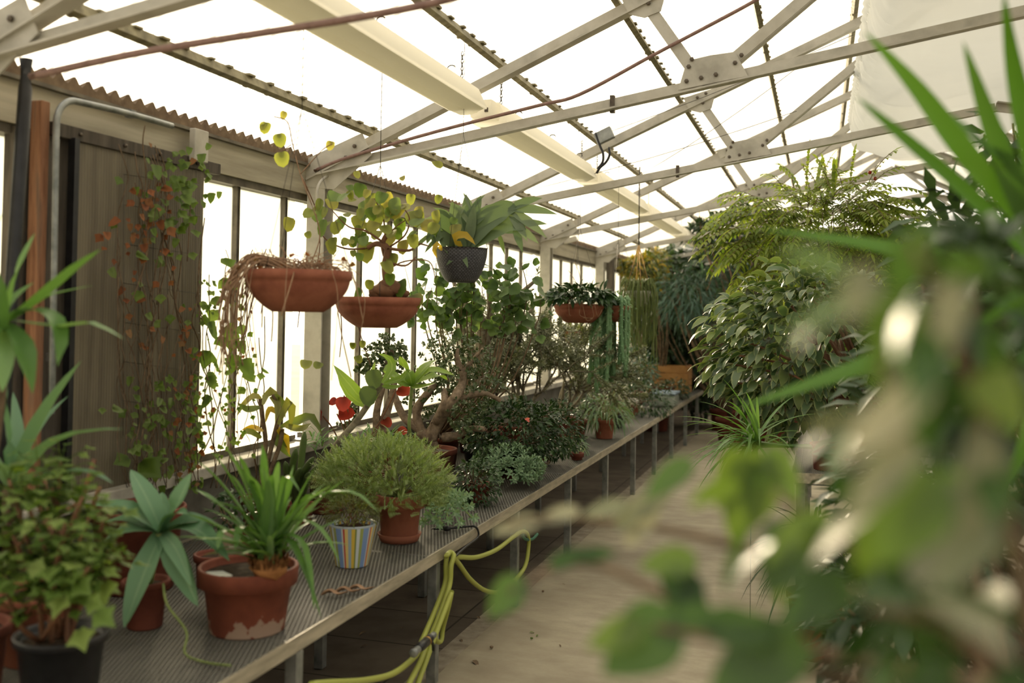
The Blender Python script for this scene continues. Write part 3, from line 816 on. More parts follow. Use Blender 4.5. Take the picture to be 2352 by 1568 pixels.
# 2 agave with blue sword leaves low at the left edge
b = V((-2.45, 2.56, BZ))
t = thing('blue_agave', 'blue green agave with long narrow blades at the left edge, below the drain pipe', 'plant', b)
top = pot(t, b, .13, .1, .2, M['terrad'])
m = MB()
for p, w_ in (([(30, 1120, 2.95), (60, 1030, 2.9), (120, 920, 2.86), (187, 828, 2.8)], .062), ([(30, 1120, 2.95), (90, 1040, 2.8), (180, 995, 2.7), (285, 985, 2.6)], .058),
             ([(30, 1120, 2.95), (70, 1020, 3), (110, 960, 3.05), (158, 908, 3.1)], .055), ([(30, 1120, 2.95), (20, 1040, 2.9), (10, 960, 2.9), (15, 860, 2.9)], .055),
             ([(25, 1120, 2.95), (-30, 1030, 2.9), (-90, 960, 2.9)], .06), ([(30, 1130, 2.95), (120, 1090, 2.8), (200, 1085, 2.7), (260, 1110, 2.65)], .05),
             ([(30, 1120, 2.95), (40, 1010, 3.0), (30, 900, 3.1)], .05), ([(30, 1130, 2.95), (0, 1080, 2.8), (-40, 1060, 2.7)], .06)):
    bladepx(m, p, w_, 'agave', .4, 8)
m.build('foliage', L['blue'], t)
m = MB(); m.tube([top - V((0, 0, .02)), at(30, 1125, 2.95)], .03, 8); m.build('stems', M['bark'], t)

# 3 leafy geranium in the black pot
b = V((-1.86, 2.13, BZ))
t = thing('geranium', 'bushy yellow green leafy plant with reddish stems in a black pot, bottom left corner', 'plant', b)
top = pot(t, b, .115, .085, .20, M['black'], .02)
tips = []; m = MB()
for k, (x, y, d) in enumerate([(60, 1150, 2.5), (120, 1120, 2.6), (190, 1140, 2.5), (240, 1180, 2.5), (30, 1230, 2.45), (150, 1200, 2.4), (90, 1080, 2.7), (205, 1300, 2.35), (10, 1320, 2.4), (20, 1100, 2.55), (250, 1260, 2.55), (140, 1060, 2.65)]):
    e = at(x, y, d); s0 = top + V((U(-.05, .05), U(-.05, .05), 0)); mid = s0.lerp(e, .5) + rdir()*.03
    m.tube(curve([s0, mid, e], 4), [.008 - .0005*i for i in range(9)], 6)
    for q in range(9):
        st = s0.lerp(e, U(.4, 1)); tips.append((st, (e - s0).normalized()))
    tips.append((e, (e - s0).normalized()))
m.build('stems', M['redstem'], t)
m = MB()
for p, d in tips:
    for _ in range(5):
        o = (rdir(-.2) + d*.3).normalized(); q = p + o*U(.02, .085)
        m.tube([p, q], .0015, 3, False); m.lobed(q, V((0, 0, 1)) + o*.5 + rdir()*.4, o + V((0, 0, -.3)), U(.02, .036), 5, .42, .15, .2, .16)
for x, y, d in ((170, 1330, 2.35), (195, 1380, 2.32), (215, 1400, 2.3), (150, 1360, 2.33), (110, 1300, 2.35), (240, 1330, 2.4), (60, 1300, 2.35), (180, 1440, 2.3)):
    m.lobed(at(x, y, d), V((.2, -.7, .7)) + rdir()*.3, V((.4, 0, -.5)) + rdir()*.4, U(.036, .05), 5, .4, .12, .2, .14)
m.build('foliage', L['geran'], t)

b = V((-2.2, 2.42, BZ))
t = thing('cane_pot', 'terracotta pot behind the leafy geranium, with bare brown canes', 'plant pot', b)
top = pot(t, b, .13, .095, .2, M['terra'])
m = MB()
for k in range(6):
    a = top + V((U(-.06, .06), U(-.06, .06), -.01)); m.tube(curve([a, a + V((U(-.05, .05), U(-.05, .05), .15)), a + V((U(-.12, .12), U(-.1, .1), U(.25, .42)))], 4), .007, 6)
m.build('stems', M['redstem'], t)
b = V((-2.1, 2.42 + .28, BZ))

# 4 attenuated agave
b = V((-2.10, 2.78, BZ))
t = thing('fox_tail_agave', 'broad leaved pale agave rosette in a small pot, left of the biggest terracotta pot', 'plant', b)
top = pot(t, b, .075, .055, .15, M['terrad'], .02)
cc = at(372, 1222, 3.18)
m = MB(); m.tube(curve([top - V((0, 0, .02)), top.lerp(cc, .5) + V((0, 0, .02)), cc], 4), .018, 8)
m.tube(curve(px([(375, 1340, 3.1), (385, 1390, 3.05), (428, 1450, 3.0), (425, 1500, 2.95), (470, 1520, 2.9), (530, 1528, 2.85)]), 5), .004, 5); m.build('stems', M['greenstem'], t)
m = MB()
for (x, y, dd), w_, bend in (((300, 1078, .10), .075, -8), ((440, 1085, .02), .098, 10), ((352, 1128, .16), .06, 0), ((496, 1200, .02), .085, -14), ((527, 1288, -.1), .078, -40), ((440, 1345, -.18), .055, -20),
                     ((455, 1392, -.2), .08, -8), ((285, 1442, -.16), .09, -8), ((212, 1268, -.05), .08, -24), ((205, 1158, .02), .08, -20), ((372, 1130, .2), .06, 0), ((225, 1205, .12), .07, -20), ((430, 1180, -.1), .06, -20)):
    mx_, my_ = (372 + x)/2, (1222 + y)/2 + bend
    c = curve([cc, at(mx_, my_, 3.18 + dd*.4 - .02), at(x, y, 3.18 + dd)], 5)
    m.blade(c, w_*1.12, 'agave', V((0, -.25, 1)) if y < 1300 else V((0, -1, .5)), .35)
m.build('foliage', L['agave'], t)

# 5 clivia in the big terracotta pot
b = V((-1.775, 2.87, BZ))
t = thing('strap_leaf_plant', 'tuft of bright green strap leaves in the biggest terracotta pot on the bench front', 'plant', b)
top = pot(t, b, .158, .118, .205, M['limed'], .055, .012)
m = MB(); c0 = at(618, 1288, 3.15)
for i in range(260):
    o = rdir(-.1); m.tube([c0 + V((o.x*.05, o.y*.05, -.02)), c0 + V((o.x*.07, o.y*.06, o.z*.05))], .0014, 3, False)
m.blob(c0 - V((0, 0, .02)), .06, .05, .04, 12, 8, .1)
m.build('root_ball', M['roots'], t)
m = MB()
for p in ([(454, 1059)], [(482, 1034)], [(512, 1018)], [(549, 1046)], [(601, 1020)], [(450, 1124)], [(431, 1181)], [(575, 1100)], [(530, 1090)], [(640, 1060)],
          [(640, 1180), (655, 1095), (690, 1130)], [(690, 1170), (763, 1113)], [(700, 1180), (795, 1098)], [(690, 1160), (800, 1130), (868, 1175)], [(670, 1200), (735, 1215), (780, 1290)], [(655, 1240), (690, 1290), (738, 1420)],
          [(650, 1230), (700, 1260), (722, 1400)], [(660, 1130), (668, 1090)], [(560, 1180), (480, 1150)], [(620, 1150), (600, 1070)], [(605, 1150), (560, 1080)], [(520, 1220), (500, 1260)], [(560, 1210), (540, 1262)], [(700, 1150), (740, 1140)], [(620, 1140), (625, 1090)], [(590, 1160), (530, 1040)]):
    s0 = (618 + U(-26, 26), 1285, 3.15 + U(-.03, .03)); tip = p[-1]
    if len(p) == 1: path = [s0, (618 + (tip[0] - 618)*.42, 1285 + (tip[1] - 1285)*.52, 3.15), (618 + (tip[0] - 618)*.78, 1285 + (tip[1] - 1285)*.85, 3.13), (*tip, 3.1 + U(-.08, .1))]
    else: path = [s0] + [(x, y, 3.15 - .05*(k + 1) + U(-.02, .02)) for k, (x, y) in enumerate(p)]
    bladepx(m, path, U(.026, .036), 'strap', .4, 9)
for i in range(46):
    a = U(0, 2*PI); e = U(.5, 1.3); d = V((math.cos(a)*math.cos(e), math.sin(a)*math.cos(e), math.sin(e)))
    m.leaf(c0 + V((U(-.03, .03), U(-.03, .03), 0)), d, U(.14, .34), U(.018, .03), 'strap', 7, U(.3, 1.3), .4)
m.build('foliage', L['grass'], t)
m = MB(); q = at(503, 1318, 3.12); m.blade([q + V((-.055, .01, .0)), q, q + V((.055, -.01, .004))], .035, 'round', V((0, -.3, 1)), .1); o = V((0, 0, -.003))
m.blade([q + V((-.055, .01, .0)) + o, q + o, q + V((.055, -.01, .004)) + o], .035, 'round', V((0, -.3, 1)), .1)
tag(m.build('plant_label', M['white']), 'oval white plastic label lying on the rim of the biggest terracotta pot', 'label')

# 6 climbing vine in a tub, grown over the ribbed panel
b = V((-2.42, 3.15, BZ))
t = thing('climbing_vine', 'straggling climbing vine with orange dying leaves grown up over the ribbed panel', 'plant', b)
top = pot(t, b, .17, .13, .30, M['terrad'], .04)
XV = -2.60
ms, ml, md = MB(), MB(), MB()
def vine_stem(pts, r=.0025): ms.tube(pts, r, 4)
for k in range(46):
    x0 = U(285, 455) if k < 30 else U(430, 600); hgt = U(350, 900) if k % 3 else U(150, 400); path = []
    x, y = x0, 1120
    ytop = (330 if x0 < 455 else 560)
    while y > max(ytop, 1120 - hgt*1.15):
        path.append(onx(x, y, XV + U(-.02, .035))); y -= U(30, 60); x += U(-16, 16); x = min(max(x, 270), 620)
    if len(path) > 2: vine_stem(curve(path, 3), U(.0012, .0028))
for pts in ([(330, 470), (335, 400), (328, 330), (333, 288)], [(455, 1100), (450, 1000), (430, 900), (460, 800), (455, 640), (470, 500)], [(300, 700), (340, 560), (310, 420)], [(360, 700), (380, 480), (372, 400)], [(430, 600), (440, 430)]):
    vine_stem(curve([onx(x, y, XV + .03) for x, y in pts], 5), .003)
def vleaf(mm, x, y, s, X=None):
    p = onx(x, y, (X or XV) + U(.0, .06)); mm.lobed(p, V((1, -.8, .35)) + rdir()*.8, V((0, .2, -1)) + rdir()*.7, s, rng.choice((3, 5)), .3, .2, .25, .1)
for _ in range(60): vleaf(ml, rng.gauss(430, 28), rng.gauss(440, 60), U(.018, .036))
for _ in range(30): vleaf(md, rng.gauss(330, 45), rng.gauss(480, 70), U(.014, .028))
for _ in range(26): vleaf(ml, rng.gauss(350, 40), U(360, 760), U(.016, .034))
for _ in range(24): vleaf(md, U(280, 400), U(420, 800), U(.012, .024))
for _ in range(130): vleaf(ml, U(300, 470), U(850, 1120), U(.012, .026))
for _ in range(40): vleaf(md, U(380, 460), U(700, 1110), U(.012, .022))
for x, y, s in ((357, 375, .042), (372, 470, .048), (385, 500, .03), (330, 440, .02), (410, 420, .03), (322, 665, .035), (320, 1055, .075), (345, 1045, .06), (300, 1050, .05), (255, 935, .03), (275, 940, .03), (235, 935, .02), (390, 720, .03)): vleaf(ml, x, y, s)
for x, y, s in ((430, 880, .025), (440, 860, .02), (433, 1035, .03), (275, 500, .03), (370, 430, .03), (385, 520, .035), (365, 505, .028)): vleaf(md, x, y, s)
for x, y, s in ((511, 590, .042), (505, 638, .035), (490, 680, .03), (498, 710, .035), (480, 735, .04), (515, 745, .05), (535, 770, .04), (475, 800, .045), (555, 820, .05), (540, 810, .04), (485, 850, .035), (480, 860, .03), (560, 855, .03), (600, 855, .02), (600, 848, .018), (515, 640, .03), (460, 725, .03), (548, 745, .03), (483, 905, .03), (565, 890, .025), (585, 890, .016), (550, 780, .03), (500, 770, .03), (470, 690, .02)): vleaf(ml, x, y, s*1.35)
for _ in range(130): vleaf(ml, rng.gauss(505, 38), U(640, 1050), U(.008, .022))
for _ in range(20): vleaf(md, rng.gauss(515, 40), U(700, 1040), U(.01, .018))
ms.build('stems', M['bark'], t); ml.build('foliage', L['vine'], t); md.build('dry_foliage', L['dry'], t)
m = MB()                             # wire trellis it holds on to
for x in (285, 320, 352, 386, 420, 450): m.tube([onx(x, 385 if x > 290 else 400, XV - .03), onx(x - 3, 1000, XV - .03)], .0014, 4)
for y in (400, 470, 560, 650, 740, 830, 920): m.tube([onx(283, y, XV - .031), onx(460, y + 25, XV - .031)], .0012, 4)
tag(m.build('wire_trellis', M['wire']), 'thin wire trellis in front of the right half of the ribbed panel', 'trellis')

# small dark plant and pots between
b = V((-2.17, 3.27, BZ))
t = thing('seedling_pot', 'small dark terracotta pot right behind the broad leaved agave', 'plant pot', b); top = pot(t, b, .075, .06, .12, M['terrad'], .025)
b = V((-2.22, 3.5, BZ))
t = thing('small_herb', 'small dark leafy plant in a terracotta pot behind the strap leaf tuft', 'plant', b); top = pot(t, b, .085, .065, .14, M['terrad'], .03)
bush(t, top + V((0, 0, .11)), (.1, .1, .1), 170, .035, .016, 'ovate', L['darkbush'], M['bark'], top, 8)
c0 = at(530, 1250, 3.42); t = thing('bark_piece', 'rough brown piece of bark standing behind the biggest terracotta pot', 'bark', (c0.x, c0.y, BZ))
m = MB(); m.lathe((c0.x, c0.y, BZ), [(.05, 0), (.055, .05), (.05, .12), (.042, .2), (.03, .26), (.012, .28)], 9); m.build('bark', M['jadebark'], t)

# 7 curling leaved plant by the window post
b = bz(628, 1120); b = V((-2.52, 4.15, BZ))
t = thing('curling_plant', 'dark stemmed plant with curling half yellow leaves in front of the white window post', 'plant', b)
top = pot(t, b, .09, .07, .16, M['terrad'])
m = MB(); D = 4.72
for pts in ([top, at(610, 1030, D), at(603, 960, D), at(598, 915, D)], [top, at(625, 1020, D), at(640, 950, D), at(628, 905, D)], [top, at(640, 1030, D), at(648, 985, D)]): m.tube(curve(pts, 5), .011, 8)
m.build('stems', M['bark'], t)
m = MB()
for pts, w_ in (([(605, 930), (620, 900), (640, 930), (632, 970)], .05), ([(600, 915), (585, 910), (560, 930), (545, 955)], .035), ([(600, 935), (570, 940), (545, 925)], .035), ([(605, 990), (580, 982), (555, 988)], .03), ([(600, 1005), (570, 990), (548, 1012)], .03),
               ([(640, 975), (665, 920), (672, 950), (665, 985)], .045), ([(645, 980), (690, 965), (720, 960), (740, 1000)], .05), ([(650, 975), (690, 985), (715, 972)], .035), ([(645, 985), (640, 1010), (668, 1050)], .055), ([(640, 985), (655, 1000), (665, 1045)], .045), ([(630, 905), (650, 925), (655, 960)], .03), ([(640, 950), (620, 940), (610, 970)], .03)):
    bladepx(m, [(x, y, D + U(-.1, .1)) for x, y in pts], w_*1.15, 'lance', .6, 8, V((.3, -1, .3)))
m.build('foliage', L['curl'], t)

# finger shaped cactus stems at the wall
b = V((-2.42, 4.35, BZ)); t = thing('finger_cactus', 'cluster of leaning green finger shaped cactus stems below the window sill', 'plant', b); top = pot(t, b, .08, .06, .1, M['terrad'], .025)
m = MB()
for x, y in ((700, 990), (655, 1060), (690, 1075), (720, 1050), (710, 1085), (735, 1065), (680, 1030)):
    e = at(x, y, 4.75 + U(-.1, .1)); m.tube(curve([top - V((0, 0, .02)), top.lerp(e, .5) + V((U(-.03, .0), 0, .01)), e], 5), [.017]*9 + [.013, .004], 9)
m.build('stems', L['pad'], t)

# 8 striped pot and terracotta pot with the feathery mound
b = bz(808, 1296)
t = thing('striped_pot_fern', 'fine brownish fern in a pot with blue, yellow and red stripes', 'plant', b)
top = pot(t, b, .098, .066, .172, M['striped'], 0)
bush(t, top + V((-.0, 0, .05)), (.11, .10, .07), 700, .03, .007, 'lance', L['fern'], M['redstem'], top, 26, .5, seg=2, stemr=.002, zmin=-.2)
b = bz(917, 1241) + V((0, 0, .012))
t = thing('feathery_mound', 'big mound of feathery yellow green foliage in a plain terracotta pot on a saucer', 'plant', b)
top = pot(t, b + V((0, 0, .006)), .112, .082, .195, M['terra'], .06, .014)
m = MB(); tips = []
cm = at(880, 1098, 4.45)
for k in range(900):
    o = rdir(-.55); rad = V((.35, .28, .22)); e = cm + V((o.x*rad.x, o.y*rad.y, o.z*rad.z))*(.78 + .22*U(0, 1))
    if k < 60: m.tube(curve([top, top.lerp(e, .5) + rdir()*.03, e], 3), .002, 4, False)
    tips.append((e, (o + V((0, 0, .4)) + rdir()*.5).normalized()))
m.build('stems', M['greenstem'], t)
m = MB()
for p, d in tips:
    ln = U(.05, .085)
    a, c = perp(d); ph = U(0, 6)
    for j in range(7):
        f = j/7; q = p - d*ln*(1 - f)*.9
        for s in (-1, 1):
            dd = (d*.8 + (a*math.cos(ph) + c*math.sin(ph))*s*.9).normalized(); m.leaf(q, dd, ln*.42*(1 - .5*f), .006, 'lance', 2, .2, .2)
    m.leaf(p - d*.01, d, ln*.35, .006, 'lance', 2, .2)
m.build('foliage', L['feather'], t)
m = MB(); m.lathe(bz(917, 1241), [(.07, 0), (.085, .002), (.1, .036), (.094, .038), (.08, .012), (.01, .011)], 40)
tag(m.build('saucer', M['terra']), 'terracotta saucer under the pot of the feathery mound', 'saucer')
b = V((-2.3, 4.9, BZ)); t = thing('grassy_plant', 'low tuft of bright grassy leaves behind the feathery mound', 'plant', b); top = pot(t, b, .12, .1, .2, M['terrad'])
m = MB(); c0 = at(830, 1005, 5.2)
for i in range(120):
    q = c0 + V((U(-.28, .28), U(-.15, .15), U(-.06, .0))); a = U(0, 2*PI); e = U(.2, 1.2); m.leaf(q, V((math.cos(a)*math.cos(e), math.sin(a)*math.cos(e), math.sin(e))), U(.08, .17), U(.008, .013), 'strap', 5, 1.2, .3)
for i in range(9): m.tube([top, c0 + V((U(-.2, .2), U(-.1, .1), -.04))], .004, 4)
m.build('foliage', L['grass'], t)

# 9 small grey sprigs at the bench front, with their pots
def sprigs(name, label, base, pr, tips_, Lf, w, mat, n=12, potm='terrad', h=.09, cat='plant', square=False):
    t = thing(name, label, cat, base); top = pot(t, base, pr, pr*.8, h, M[potm], .02)
    s = MB(); m = MB()
    for e in tips_:
        mid = top.lerp(e, .5) + V((0, 0, .03)); s.tube(curve([top - V((0, 0, .01)), mid, e], 4), .0035, 5)
        for k in range(5):
            f = .45 + .55*k/4; q = curve([top, mid, e], 4)[int(8*f)]; whorl(m, q, (e - mid).normalized() + V((0, 0, .4)), n if k == 4 else 6, Lf, w, 'spoon', .1, .15)
    s.build('stems', M['greenstem'], t); m.build('foliage', mat, t); return t
b = bz(1012, 1170)
sprigs('sedum_sprigs', 'small grey green succulent sprigs spilling onto the mesh beside the terracotta saucer', b, .05,
       [at(x, y, d) for x, y, d in ((985, 1185, 4.75), (1005, 1160, 4.75), (1030, 1195, 4.7), (1010, 1205, 4.68), (975, 1200, 4.72), (1045, 1180, 4.78), (1060, 1145, 4.9), (1075, 1165, 4.85), (1085, 1190, 4.75), (1050, 1155, 4.9), (1072, 1140, 4.95), (1000, 1195, 4.7), (1055, 1200, 4.72))], .034, .010, L['sedum'], 14, h=.07)
b = bz(1095, 1150)
t = thing('dark_round_bush', 'small bush of dark glossy leaves between the feathery mound and the pale succulent clump', 'plant', b); top = pot(t, b, .08, .06, .1, M['terrad'], .025)
bush(t, at(1095, 1110, 5.4), (.13, .13, .135), 620, .032, .016, 'ovate', L['darkbush'], M['bark'], top, 14, .5, seg=2)
b = bz(1178, 1095)
t = thing('succulent_clump', 'dense low clump of pale grey green succulent rosettes near the bench edge', 'plant', b); top = pot(t, b, .12, .1, .08, M['terrad'], .025)
m = MB(); s = MB()
for i in range(150):
    o = rdir(-.1); c0 = at(1165 + 0, 1085, 6.0); e = c0 + V((o.x*.19, o.y*.17, o.z*.145 - .02)); e.z = max(e.z, BZ + .03)
    s.tube([top, e], .0025, 4, False); whorl(m, e, o + V((0, 0, .5)), 13, .034, .011, 'spoon', .1, .1)
for i in range(45):
    x = U(1185, 1245); e = at(x, U(1060, 1108), 5.95 + U(-.1, .1)); e.z = max(e.z, BZ + .02); s.tube([top, e], .0025, 4, False); whorl(m, e, V((U(-.3, .6), U(-.6, .1), .8)), 12, .032, .011, 'spoon', .1, .1)
s.build('stems', M['greenstem'], t); m.build('foliage', L['sedum'], t)

# 10 leaning cane plant
b = V((-2.43, 4.66, BZ)); D = 4.9
t = thing('leaning_cane', 'grey cane leaning to the right with long green leaves above the feathery mound', 'plant', b); top = pot(t, b, .1, .08, .18, M['terrad'])
m = MB(); m.tube(curve([top - V((0, 0, .02)), at(765, 1035, D), at(820, 965, D), at(866, 898, D), at(878, 880, D)], 5), [.016]*10 + [.015]*8 + [.011]*3, 9); m.build('stems', M['greybark'], t)
m = MB()
for pts, w_ in (([(876, 885), (840, 920), (800, 880), (766, 838)], .075), ([(876, 890), (845, 930), (800, 905), (775, 860)], .055), ([(878, 880), (900, 850), (895, 825), (868, 812)], .05), ([(878, 882), (920, 870), (935, 850)], .04), ([(878, 886), (900, 890), (925, 885)], .03), ([(875, 885), (860, 860), (862, 830)], .04)):
    bladepx(m, [(x, y, D + U(-.08, .08)) for x, y in pts], w_, 'lance', .35, 8, V((.2, -.8, .6)))
m.build('foliage', L['cane'], t)
m = MB()
for x, y, r in ((858, 862, .05), (845, 900, .052)): m.lobed(at(x, y - r*300, D - .05), V((.1, -1, .1)), V((.1, 0, -1)), r*1.1, 1, 0, .1, .1)
m.build('rounded_leaves', L['pad'], t)
b = V((-2.03, 5.06, BZ)); D = 5.1
t = thing('cane_rosette', 'upright thin stem topped by a fresh yellow green rosette of long leaves', 'plant', b); top = pot(t, b, .08, .06, .15, M['terrad'])
m = MB(); m.tube(curve([top, at(943, 1000, D), at(942, 940, D), at(946, 888, D)], 5), .009, 7); m.build('stems', M['greenstem'], t)
m = MB()
for pts, w_ in (([(946, 885), (930, 845), (918, 818)], .055), ([(946, 885), (975, 845), (1003, 826)], .06), ([(946, 885), (990, 850), (1045, 862)], .05), ([(946, 885), (1000, 862), (1028, 873)], .055), ([(946, 885), (900, 860), (872, 868)], .05), ([(946, 885), (905, 872), (880, 850)], .04), ([(946, 885), (940, 860), (930, 850)], .06), ([(946, 885), (890, 850), (925, 822)], .05), ([(946, 885), (965, 890), (1000, 880)], .045), ([(946, 885), (925, 885), (905, 876)], .04)):
    bladepx(m, [(x, y, D + U(-.1, .12)*k) for k, (x, y) in enumerate(pts)], w_, 'lance', .3, 8, V((0, -.6, .8)))
m.build('foliage', L['cane'], t)

# 11 red leaved plant
b = V((-2.5, 5.0, BZ)); D = 5.5
t = thing('red_leaf_plant', 'plant with a few large red leaves in front of the window panes', 'plant', b); top = pot(t, b, .08, .06, .15, M['terrad'])
m = MB(); ml = MB()
for x, y, r, tip in ((742, 955, .062, (-1, 0, -.2)), (774, 950, .055, (1, 0, .2)), (790, 908, .055, (.1, 0, -1)), (910, 893, .05, (.8, 0, -.1)), (880, 960, .04, (.5, 0, -.6)), (912, 985, .035, (1, 0, -.3)), (775, 915, .03, (-.6, 0, -.8))):
    p = at(x, y, D + U(-.2, .1)); m.tube(curve([top, top.lerp(p, .6) + V((.03, 0, .02)), p], 4), .004, 5); ml.lobed(p, V((.2, -.9, .6)), V(tip), r, 1, 0, .15, .3)
m.build('stems', M['redstem'], t); ml.build('foliage', L['red'], t)

# 12 gnarled jade trees
def jade(name, label, base, potr, trunks, clusters, D, lf=.026, mat='jade', potm='terrad', ph=.2):
    t = thing(name, label, 'plant', base); top = pot(t, base, potr, potr*.75, ph, M[potm])
    m = MB()
    for pts, r0, r1 in trunks:
        c = curve([top - V((0, 0, .03))] + px(pts) if pts[0][2] < 0 else px(pts), 5) if False else curve(px(pts), 5)
        n = len(c); m.tube(c, [(r0 + (r1 - r0)*i/(n - 1))*U(.9, 1.12) for i in range(n)], 9)
    m.build('trunk', M['jadebark'], t)
    ml = MB()
    for x, y, d, r, n in clusters:
        c0 = at(x, y, d)
        for _ in range(n):
            o = rdir(); p = c0 + o*r*U(.3, 1); whorl(ml, p, (o + V((0, 0, .5))).normalized(), 5, lf, lf*.62, 'round', .1, .35, 3, .2)
    ml.build('foliage', L[mat], t); return t
b = V((-2.3, 5.75, BZ)); D = 6.0
jade('jade_tree', 'old gnarled jade tree with thick twisted brown trunk on the bench by the window', b, .17,
     [([(985, 1015, D), (1005, 970, D), (1040, 920, D - .1), (1062, 880, D), (1060, 845, D)], .042, .02), ([(985, 1015, D), (965, 985, D), (958, 940, D), (985, 900, D), (1000, 880, D)], .035, .018), ([(1000, 975, D), (1020, 925, D - .1), (1020, 895, D)], .03, .015), ([(1010, 1005, D), (1050, 1000, D), (1075, 985, D), (1110, 985, D - .1)], .03, .015),
      ([(1040, 925, D), (1090, 905, D), (1120, 905, D), (1150, 920, D)], .022, .012), ([(1060, 850, D), (1050, 820, D), (1052, 800, D)], .02, .008), ([(985, 1000, D), (930, 960, D), (905, 900, D), (908, 860, D)], .028, .014), ([(985, 1010, D), (1000, 1025, D), (975, 1012, D)], .03, .02), ([(1060, 880, D), (1075, 840, D), (1110, 800, D)], .02, .008)],
     [(990, 870, D + .1, .12, 36), (1100, 920, D + .1, .13, 45), (1010, 850, D, .16, 75), (1060, 815, D, .15, 70), (1095, 830, D + .1, .14, 45), (975, 900, D, .12, 30), (1040, 880, D + .15, .13, 36), (1060, 950, D - .1, .12, 40), (985, 950, D + .1, .1, 20), (1120, 880, D, .13, 40), (1075, 985, D - .1, .1, 36), (930, 905, D + .1, .1, 20), (1000, 800, D + .1, .1, 20)], D)
b = V((-2.48, 5.38, BZ)); D = 5.6
jade('jade_tree', 'smaller upright jade tree with dark round leaves against the bright panes', b, .12,
     [([(870, 1010, D), (865, 950, D), (880, 880, D), (890, 830, D)], .025, .012), ([(870, 1010, D), (890, 940, D), (905, 880, D), (900, 800, D)], .03, .01), ([(880, 880, D), (850, 860, D), (845, 840, D)], .012, .006)],
     [(888, 782, D, .06, 16), (905, 800, D, .08, 26), (880, 810, D, .07, 20), (915, 820, D, .06, 16), (848, 830, D, .075, 24), (835, 850, D, .05, 12), (870, 850, D, .07, 20), (800, 945, D, .05, 14), (815, 930, D, .06, 14), (800, 965, D, .05, 12), (900, 850, D, .06, 14)], D, .03)

# 13 tall ivy leaved plant
b = V((-2.43, 6.2, BZ)); D = 6.5
t = thing('ivy_leaf_plant', 'tall plant with many ivy shaped leaves against the windows behind the black hanging pot', 'plant', b); top = pot(t, b, .16, .12, .22, M['terrad'])
m = MB(); ml = MB()
for k in range(22):
    x = U(970, 1240); y = U(565, 720) if x > 1000 else U(640, 780); e = at(x, y, D + U(-.25, .25)); x1 = 1060 + (x - 1060)*.55
    c = curve([top, at(x1, 900, D + U(-.1, .1)), at(x + U(-12, 12), (y + 800)/2, D), e], 5); m.tube(c, [.008 - .0004*i for i in range(len(c))], 5)
    for j in range(12):
        q = c[rng.randint(9, len(c) - 1)] + rdir()*.015; o = rdir(-.3); s_ = q + o*U(.03, .09); m.tube([q, s_], .0014, 3, False)
        ml.lobed(s_, V((.3, -.8, .5)) + rdir()*.8, o + V((0, 0, -.5)), U(.034, .064), 5, .2, .12, .3)
m.build('stems', M['bark'], t); ml.build('foliage', L['ivy'], t)

# 14 twiggy tree with thick trunk
b = V((-2.3, 6.75, BZ)); D = 6.8
t = thing('bottle_trunk_tree', 'small succulent tree with a thick grey spiny trunk and forking bare branches', 'plant', b); top = pot(t, b, .15, .12, .2, M['terrad'])
m = MB()
for pts, r0, r1 in (([(1085, 960, D), (1092, 880, D), (1108, 820, D), (1110, 760, D)], .075, .05), ([(1110, 790, D), (1150, 730, D), (1190, 680, D), (1235, 640, D)], .035, .010), ([(1110, 770, D), (1100, 720, D), (1060, 690, D), (1040, 640, D)], .035, .012), ([(1112, 770, D), (1125, 720, D), (1120, 660, D)], .03, .01), ([(1108, 830, D), (1080, 800, D), (1060, 740, D)], .03, .012), ([(1150, 730, D), (1200, 730, D), (1230, 700, D)], .016, .006), ([(1095, 870, D), (1140, 820, D), (1150, 790, D)], .03, .014)):
    c = curve(px(pts), 5); n = len(c); m.tube(c, [(r0 + (r1 - r0)*i/(n - 1)) for i in range(n)], 10)
m.build('trunk', M['greybark'], t)
m = MB()
for pts in ([(1235, 640)], [(1120, 660)], [(1040, 640)], [(1060, 740)], [(1230, 700)], [(1150, 790)]):
    p = at(pts[0][0], pts[0][1], D); whorl(m, p, V((0, 0, 1)), 16, .06, .014, 'lance', .4, .2)
m.build('foliage', L['needle'], t)
SHR = [(V((-2.2, 7.2, BZ)), 'sprawling grey twiggy shrub with tiny leaves in the middle of the bench', (1250, 765), 7.4, .36, 1500), (V((-2.05, 7.95, BZ)), 'second grey twiggy shrub, its branches reaching right below the burro tail', (1320, 830), 8.1, .35, 1200), (V((-2.46, 7.06, BZ)), 'twiggy shrub with needle leaves against the glass behind the spiny trunk', (1190, 730), 7.2, .33, 900)]
for b, lab, (cx_, cy_), D, ln, nl in SHR:
    t = thing('twiggy_shrub', lab, 'plant', b, 'grey twiggy shrubs'); top = pot(t, b, .14, .11, .2, M['terrad'])
    m = MB(); ml = MB(); tips = []
    for k in range(7):
        d = (at(cx_ + U(-110, 110), cy_ + U(-90, 10), D + U(-.3, .3)) - top).normalized()
        twigs(m, top - V((0, 0, .02)), d, ln*U(.8, 1.1), .016, 3, tips, .75, (2, 3), .22, .03, 2)
    m.build('stems', M['greybark'], t)
    for p, d in tips:
        if U(0, 1) < min(1, nl/len(tips)*.9): whorl(ml, p, d, 9, .040, .011, 'lance', .3, .2, 2)
        whorl(ml, p, d, 6, .034, .010, 'lance', .3, .1, 2)
    ml.build('foliage', L['needle'], t)

